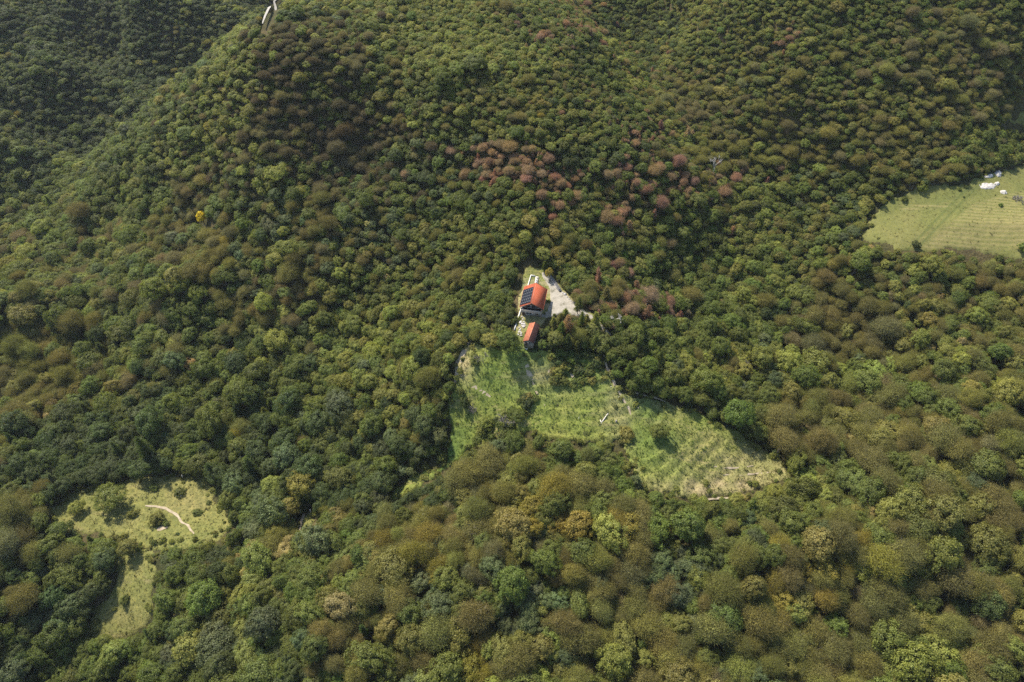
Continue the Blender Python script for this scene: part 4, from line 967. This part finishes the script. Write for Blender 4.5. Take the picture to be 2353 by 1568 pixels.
ss = math.atan2(sR, sW); sln = math.hypot(sR, sW)
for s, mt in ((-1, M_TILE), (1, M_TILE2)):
    mb = MB(); rows = 9
    for r in range(rows):
        a, b = r*sln/rows, (r+1)*sln/rows+.03; V = []
        for y in (-sL, sL):
            for x, t0 in ((a, 0), (a, .05), (b, .03), (b, .10)):
                V.append((s*(x*math.cos(ss)+t0*math.sin(ss)), y, sE+sR-x*math.sin(ss)+t0*math.cos(ss)))
        mb.add(V, [(0, 2, 6, 4), (1, 5, 7, 3), (2, 3, 7, 6), (0, 4, 5, 1), (0, 1, 3, 2), (4, 6, 7, 5)])
    k = 26
    for i in range(k):
        y = -sL+.15+i*(2*sL-.3)/(k-1)
        pth = [(s*(x*math.cos(ss)+.085*math.sin(ss)), y, sE+sR-x*math.sin(ss)+.085*math.cos(ss)) for x in (.05, sln*.5, sln+.02)]
        mb.tube(pth, [.07, .075, .075], 4)
    mb.build("roof_slope", mt, sh)
mb = MB(); mb.tube([(0, -sL-.03, sE+sR+.09), (0, sL+.03, sE+sR+.09)], [.12, .12], 6); mb.build("ridge_cap", M_TRIM, sh)
mb = MB(); mb.box((.35, -sL+.23, 1.9), (.6, .08, .6)); w = mb.build("window", M_DARKWOOD, sh); mb = MB(); mb.box((.35, -sL+.18, 1.9), (.4, .03, .4)); mb.build("pane", M_GLASS, w)
mb = MB(); mb.box((-.7, -sL+.22, .95), (.8, .07, 1.8)); mb.build("door", M_DARKWOOD, sh)
p = on(1207.5, 799)
t = link("stone_slab", None, loc=p, rz=R_(-35)); tag(t, "pale tilted stone slab on the grass before the shed", "slab")
mb = MB(); V = [(-.9, -.7, 0), (1.0, -.5, -.3), (.8, .55, -.1), (-.6, .8, .1)]; mb.add([(x, y, z+.35) for x, y, z in V]+[(x, y, z-.3) for x, y, z in V], [(0, 1, 2, 3), (7, 6, 5, 4), (0, 4, 5, 1), (1, 5, 6, 2), (2, 6, 7, 3), (3, 7, 4, 0)]); mb.build("slab", M_CONC, t)

# ------------------------------------------------------------------ white garden frame, slab path, low wall
def wall_along(name, line, w, h, m, label, cat, lift=0.0, z_at=None):
    P = [np.array(on(*q)) if z_at is None else at_z(q[0], q[1], z_at) for q in line]; mb = MB()
    fine = []
    for a, b in zip(P[:-1], P[1:]):
        k = max(1, int(np.linalg.norm(b-a)/1.2)); fine += [a+(b-a)*i/k for i in range(k)]
    fine.append(P[-1])
    V = []
    for i, p in enumerate(fine):
        t = fine[min(i+1, len(fine)-1)]-fine[max(i-1, 0)]; t[2] = 0; t /= np.linalg.norm(t); s = np.array([-t[1], t[0], 0])*w/2
        z = float(height(p[0], p[1])) if z_at is None else p[2]-h*.3
        V += [[*(p+s)[:2], z-.5], [*(p-s)[:2], z-.5], [*(p-s)[:2], z+h], [*(p+s)[:2], z+h]]
    n = len(fine); Q = [(i*4+j, i*4+(j+1) % 4, (i+1)*4+(j+1) % 4, (i+1)*4+j) for i in range(n-1) for j in range(4)]+[(3, 2, 1, 0), (n*4-4, n*4-3, n*4-2, n*4-1)]
    mb.add(V, Q); return tag(mb.build(name, m), label, cat)
wall_along("garden_wall", [(1213.2, 696), (1213.4, 657), (1220, 634.3), (1230.0, 636.2)], .32, .55, M_WHITE, "low white wall framing the small lawn behind the house", "wall")
wall_along("low_wall", [(1199, 706), (1192.5, 727), (1184.5, 752), (1182, 760)], .34, .7, M_WHITE, "long low white wall leading downhill beside the house", "wall")
a, b, c_, d_ = [np.array(on(*q)) for q in ((1230.8, 636.3), (1237.5, 637.5), (1234.5, 660), (1227.5, 660))]
mb = MB(); zt = max(a[2], b[2], c_[2], d_[2])+.3
mb.add([(*q[:2], zt-.6) for q in (d_, c_, b, a)]+[(*q[:2], zt) for q in (d_, c_, b, a)], [(3, 2, 1, 0), (4, 5, 6, 7), (0, 1, 5, 4), (1, 2, 6, 5), (2, 3, 7, 6), (3, 0, 4, 7)])
tag(mb.build("terrace_slab", M_CONC), "white concrete terrace strip behind the house roof", "terrace")
tr_ = zt
for q, k in (((1233.3, 646), 0), ((1232.8, 651), 1), ((1233.8, 640), 2)):
    g = at_z(q[0], q[1], tr_); mb = MB(); mb.tube([(0, 0, 0), (0, 0, .3), (0, 0, .42)], [.16, .2, .18], 6)
    t = link("flower_pot", None, loc=(g[0], g[1], tr_+.002)); tag(t, "small dark pot standing on the white terrace strip", "pot", "pots on the terrace strip"); mb.build("pot", M_DARKWOOD, t)

# ------------------------------------------------------------------ stones
def rock(seed, flat=.7):
    r = np.random.default_rng(seed); import bmesh
    bm = bmesh.new(); bmesh.ops.create_icosphere(bm, subdivisions=2, radius=1)
    pl = [(v_ / np.linalg.norm(v_), r.uniform(.6, .95)) for v_ in r.normal(size=(9, 3))]
    for v_ in bm.verts:
        c0 = np.array(v_.co); 
        for n_, d_ in pl:
            k = c0@n_
            if k > d_: c0 = c0-n_*(k-d_)
        c0 = c0*(1+r.normal()*.03)*np.array([1, .8, flat]); v_.co = c0
    me = bpy.data.meshes.new("boulder"); bm.to_mesh(me); bm.free(); return me
RK = [rock(i) for i in range(5)]
for m_ in RK: m_.materials.append(M_ROCK)
RKG = [m_.copy() for m_ in RK]
for m_ in RKG: m_.materials.clear(); m_.materials.append(M_GREYROCK)
def stones(name, spots, white, label, group, smin, smax):
    for px, py in spots:
        g = on(px, py); s = rng.uniform(smin, smax); o = link(name, (RK if white else RKG)[int(rng.integers(5))], loc=(g[0], g[1], g[2]+.25*s+.1), rz=rng.uniform(0, 6.28), scale=(s, s*rng.uniform(.8, 1.2), s*rng.uniform(.7, 1.1)))
        tag(o, label, "boulder", group)
sp_ = [(1199.5,729),(1202,735),(1197,739),(1203,741),(1196,743),(1201,746),(1205,746),(1199,750),(1203,752),(1207,749)]
stones("boulder", sp_, True, "white boulder on the grass strip between low wall and shed", "boulders between the low wall and the shed", .35, .8)
sp_ = [(1196+rng.uniform(-5,5)-(y-755)*.18, y+rng.uniform(-2,2)) for y in np.linspace(755, 774, 14)]
stones("boulder", sp_, True, "white stone of the rubble heap left of the shed", "stones of the rubble heap", .25, .6)
sp_ = [(1280+i*4.6, 658+i*5.2+rng.uniform(-1.5,1.5)) for i in range(8)]
stones("boulder", sp_, False, "grey boulder edging the shaded upper side of gravel yard", "boulders along the gravel yard", .4, .8)
stones("boulder", [(1263.5, 638)], True, "large whitish boulder at the top corner of gravel yard", None, 1.1, 1.2)
stones("boulder", [(1250+rng.uniform(-4, 4), 665+i*5) for i in range(6)], True, "small pale stone along the house's gravel side", "stones beside the house", .2, .35)
stones("boulder", [(411,1141),(418,1142)], True, "pale stone at the foot of a low bush in pasture", "stones in the pasture", .6, .9)
stones("boulder", [(1470,952),(1476,957),(1481,963),(1478,948)], True, "pale stone by the track at the meadow's upper right", "stones by the beaten track", .3, .6)
wall_along("retaining_wall", [(1266, 641), (1272, 652), (1279, 662), (1287, 671)], .8, .95, M_GREYROCK, "dark stone retaining wall along the gravel yard's top edge", "wall")
mb = MB()
for i in range(13):
    a0 = np.array(on(1267+i*1.5, 643+i*2.15)); mb.box((a0[0]+.1, a0[1], a0[2]+1.06), (1.15, .30, .16), rz=R_(25+rng.uniform(-6, 6)))
tag(mb.build("log_stack", simple("grey weathered logs", (.10, .09, .085), (.26, .24, .22), 3, .9)), "row of grey logs laid on top of the retaining wall", "logs")
def outcrop(px, py, lx, ly, rz, seed, label):
    r = np.random.default_rng(seed); n = 22; xs = np.linspace(-1, 1, n); X, Y = np.meshgrid(xs, xs)
    rad = np.hypot(X, Y)/(1+.5*(vnoise(X*5+seed*9, Y*5, 1.3, seed)-.5)); g = on(px, py)
    cx_, sx_ = math.cos(rz), math.sin(rz); wx = g[0]+X*lx*cx_-Y*ly*sx_; wy = g[1]+X*lx*sx_+Y*ly*cx_
    Z = height(wx, wy)+np.where(rad < 1, .25+.75*(1-rad**2)*(.3+vnoise(wx, wy, 1.1, seed)), -.4)+.25*vnoise(wx, wy, .6, seed+1)
    id_ = np.arange(n*n).reshape(n, n); Qo = np.stack([id_[:-1, :-1], id_[:-1, 1:], id_[1:, 1:], id_[1:, :-1]], -1).reshape(-1, 4)
    V = np.stack([wx-g[0], wy-g[1], Z-g[2]], -1).reshape(-1, 3)
    tag(link("rock_outcrop", mesh_np("rock_outcrop", V, Qo, M_ROCK), loc=g), label, "rock", "white rock outcrops above the hay field")
outcrop(2269, 430, 3.6, 1.7, .1, 3, "largest white rock outcrop at the top of hay field")
outcrop(2294, 401, 2.2, 1.4, .7, 4, "white rock outcrop highest on the bank above hay field")
outcrop(2271, 407, 2.4, .8, .3, 5, "thin white rock streak between the two larger outcrops")
outcrop(2305, 444, 1.5, 1.2, .2, 6, "small white rock patch right of the largest outcrop")
outcrop(2290, 424, 1.3, .9, .4, 8, "small white rock patch between the larger outcrops")

# ------------------------------------------------------------------ bare trees, snag, logs and posts
rng = np.random.default_rng(77)
BARE = [bare(500, H=2.4), bare(501, H=2.3), bare(502, bush=True), bare(503, bush=True)]
def bare_tree(name, px, py, i, R, hs, pale, label, cat, lean=0.0):
    (bv, bq), (tv, tq) = BARE[i]; g = on(px, py)
    e = link(name, None, loc=(g[0], g[1], g[2]-.1), rz=rng.uniform(0, 6)); e.scale = (R, R, R*hs); e.rotation_euler = (0, lean, e.rotation_euler[2])
    tag(e, label, cat, "bare and dead trees"); m = M_PALE if pale else M_GREYBARK
    link("trunk", mesh_np("bare_trunk", tv, tq, m, smooth=True), e); link("twigs", mesh_np("bare_twigs", bv, bq, m), e)
M_GREYBARK = simple("grey bare twigs", (.13, .115, .10), (.24, .215, .19), 4, .9)
bare_tree("bare_tree", 1636, 408, 0, 2.6, 2.6, True, "white dead tree standing bare on the ridge", "tree")
bare_tree("bare_tree", 1112, 838, 1, 2.6, 1.3, False, "grey leafless leaning tree in the left meadow", "tree", .2)
bare_tree("bare_tree", 1066, 872, 0, 1.4, 1.4, False, "small dead tree beside the left earth path", "tree")
bare_tree("bare_tree", 1163, 985, 0, 3.6, 1.25, False, "large grey leafless tree at the meadow's lower edge", "tree")
bare_tree("bare_bush", 1088, 940, 2, 2.4, 1.2, False, "grey twiggy bush right of the narrow dark bush", "bush")
bare_tree("bare_bush", 1512, 885, 3, 2.6, 1.0, False, "grey leafless bush at the forest edge by the track", "bush")
bare_tree("bare_bush", 2338, 464, 2, 3.0, .9, False, "grey leafless bush on the bank beside white rocks", "bush")
bare_tree("bare_tree", 1700, 855, 1, 3.0, 1.1, False, "grey leafless tree in the forest up right of meadow", "tree")
bare_tree("bare_tree", 1408, 745, 1, 2.2, 1.5, True, "pale dead tree beside the drive's lower bend", "tree", .3)
def log(name, a, b, r, m, label, cat, lift=.25, up=0.0):
    A = np.array(on(*a)); B = np.array(on(*b)); mb = MB(); d = B-A
    mb.tube([(0, 0, lift), tuple(d*.5+np.array([0, 0, lift+.06])), tuple(d+np.array([0, 0, lift+up]))], [r, r*.9, r*.7], 6)
    tag(mb.build(name, m, loc=tuple(A), smooth=True), label, cat)
log("fallen_log", (1381, 975), (1397, 952), .22, M_PALE, "long white fallen log lying on the terraced meadow", "log", .6)
log("fallen_log", (1382, 977), (1379, 967), .22, M_PALE, "short white log touching the foot of the long log", "log", .6)
log("fallen_log", (1465, 939), (1475, 950), .16, M_PALE, "thin white log by the track above the round tree", "log", .6)
log("fallen_log", (660, 1172), (712, 1166), .2, M_PALE, "pale fallen trunk lying along the dark left forest edge", "log", .9)
log("fallen_log", (236, 1128), (245, 1143), .3, M_PALE, "pale fallen log beside the large pasture tree", "log", .5)
log("fallen_log", (1156, 676), (1172, 690), .16, M_GREYBARK, "grey fallen branch among shrubs left of the house", "branch", 1.2)
for px, py, h, r, m, nm, lb in ((1415, 972, 1.5, .38, M_GREYBARK, "tree_stump", "grey upright stump on the meadow beside the long log"),
        (1329, 965, 1.7, .09, M_PALE, "post", "thin white post left of the long fallen log"),(1439, 1000, 1.8, .1, M_PALE, "post", "thin white post near the meadow's lower olive bush"),
        (1403, 893, 1.2, .14, M_PALE, "post", "short white post at the top of the beaten track"),(1421, 916, 1.0, .12, M_PALE, "post", "short white post above the small dark bush"),
        (715, 1180, 3.0, .22, M_PALE, "tree_stump", "pale broken trunk standing at the left forest edge"),(422, 1100, 2.6, .2, M_PALE, "tree_stump", "pale broken trunk at the pasture's upper edge")):
    g = on(px, py); mb = MB(); mb.tube([(0, 0, -.2), (.05, .02, h*.5), (.16*h*.5, .05, h)], [r*1.15, r, r*.75], 7); tag(mb.build(nm, m, loc=g, smooth=True), lb, "stump" if nm == "tree_stump" else "post")

# ------------------------------------------------------------------ thin summer haze in one closed box
hm = bpy.data.materials.new("summer haze"); hm.use_nodes = True; hn = hm.node_tree; hn.nodes.clear()
ho = hn.nodes.new("ShaderNodeOutputMaterial"); pv = hn.nodes.new("ShaderNodeVolumePrincipled")
pv.inputs["Color"].default_value = (.80, .88, 1.0, 1); pv.inputs["Density"].default_value = .00004; pv.inputs["Anisotropy"].default_value = .2
hn.links.new(pv.outputs[0], ho.inputs["Volume"])
mb = MB(); mb.box((0, 130, 60), (920, 740, 290))
tag(mb.build("haze", hm), "thin bluish summer haze over the wooded valley", kind="stuff")
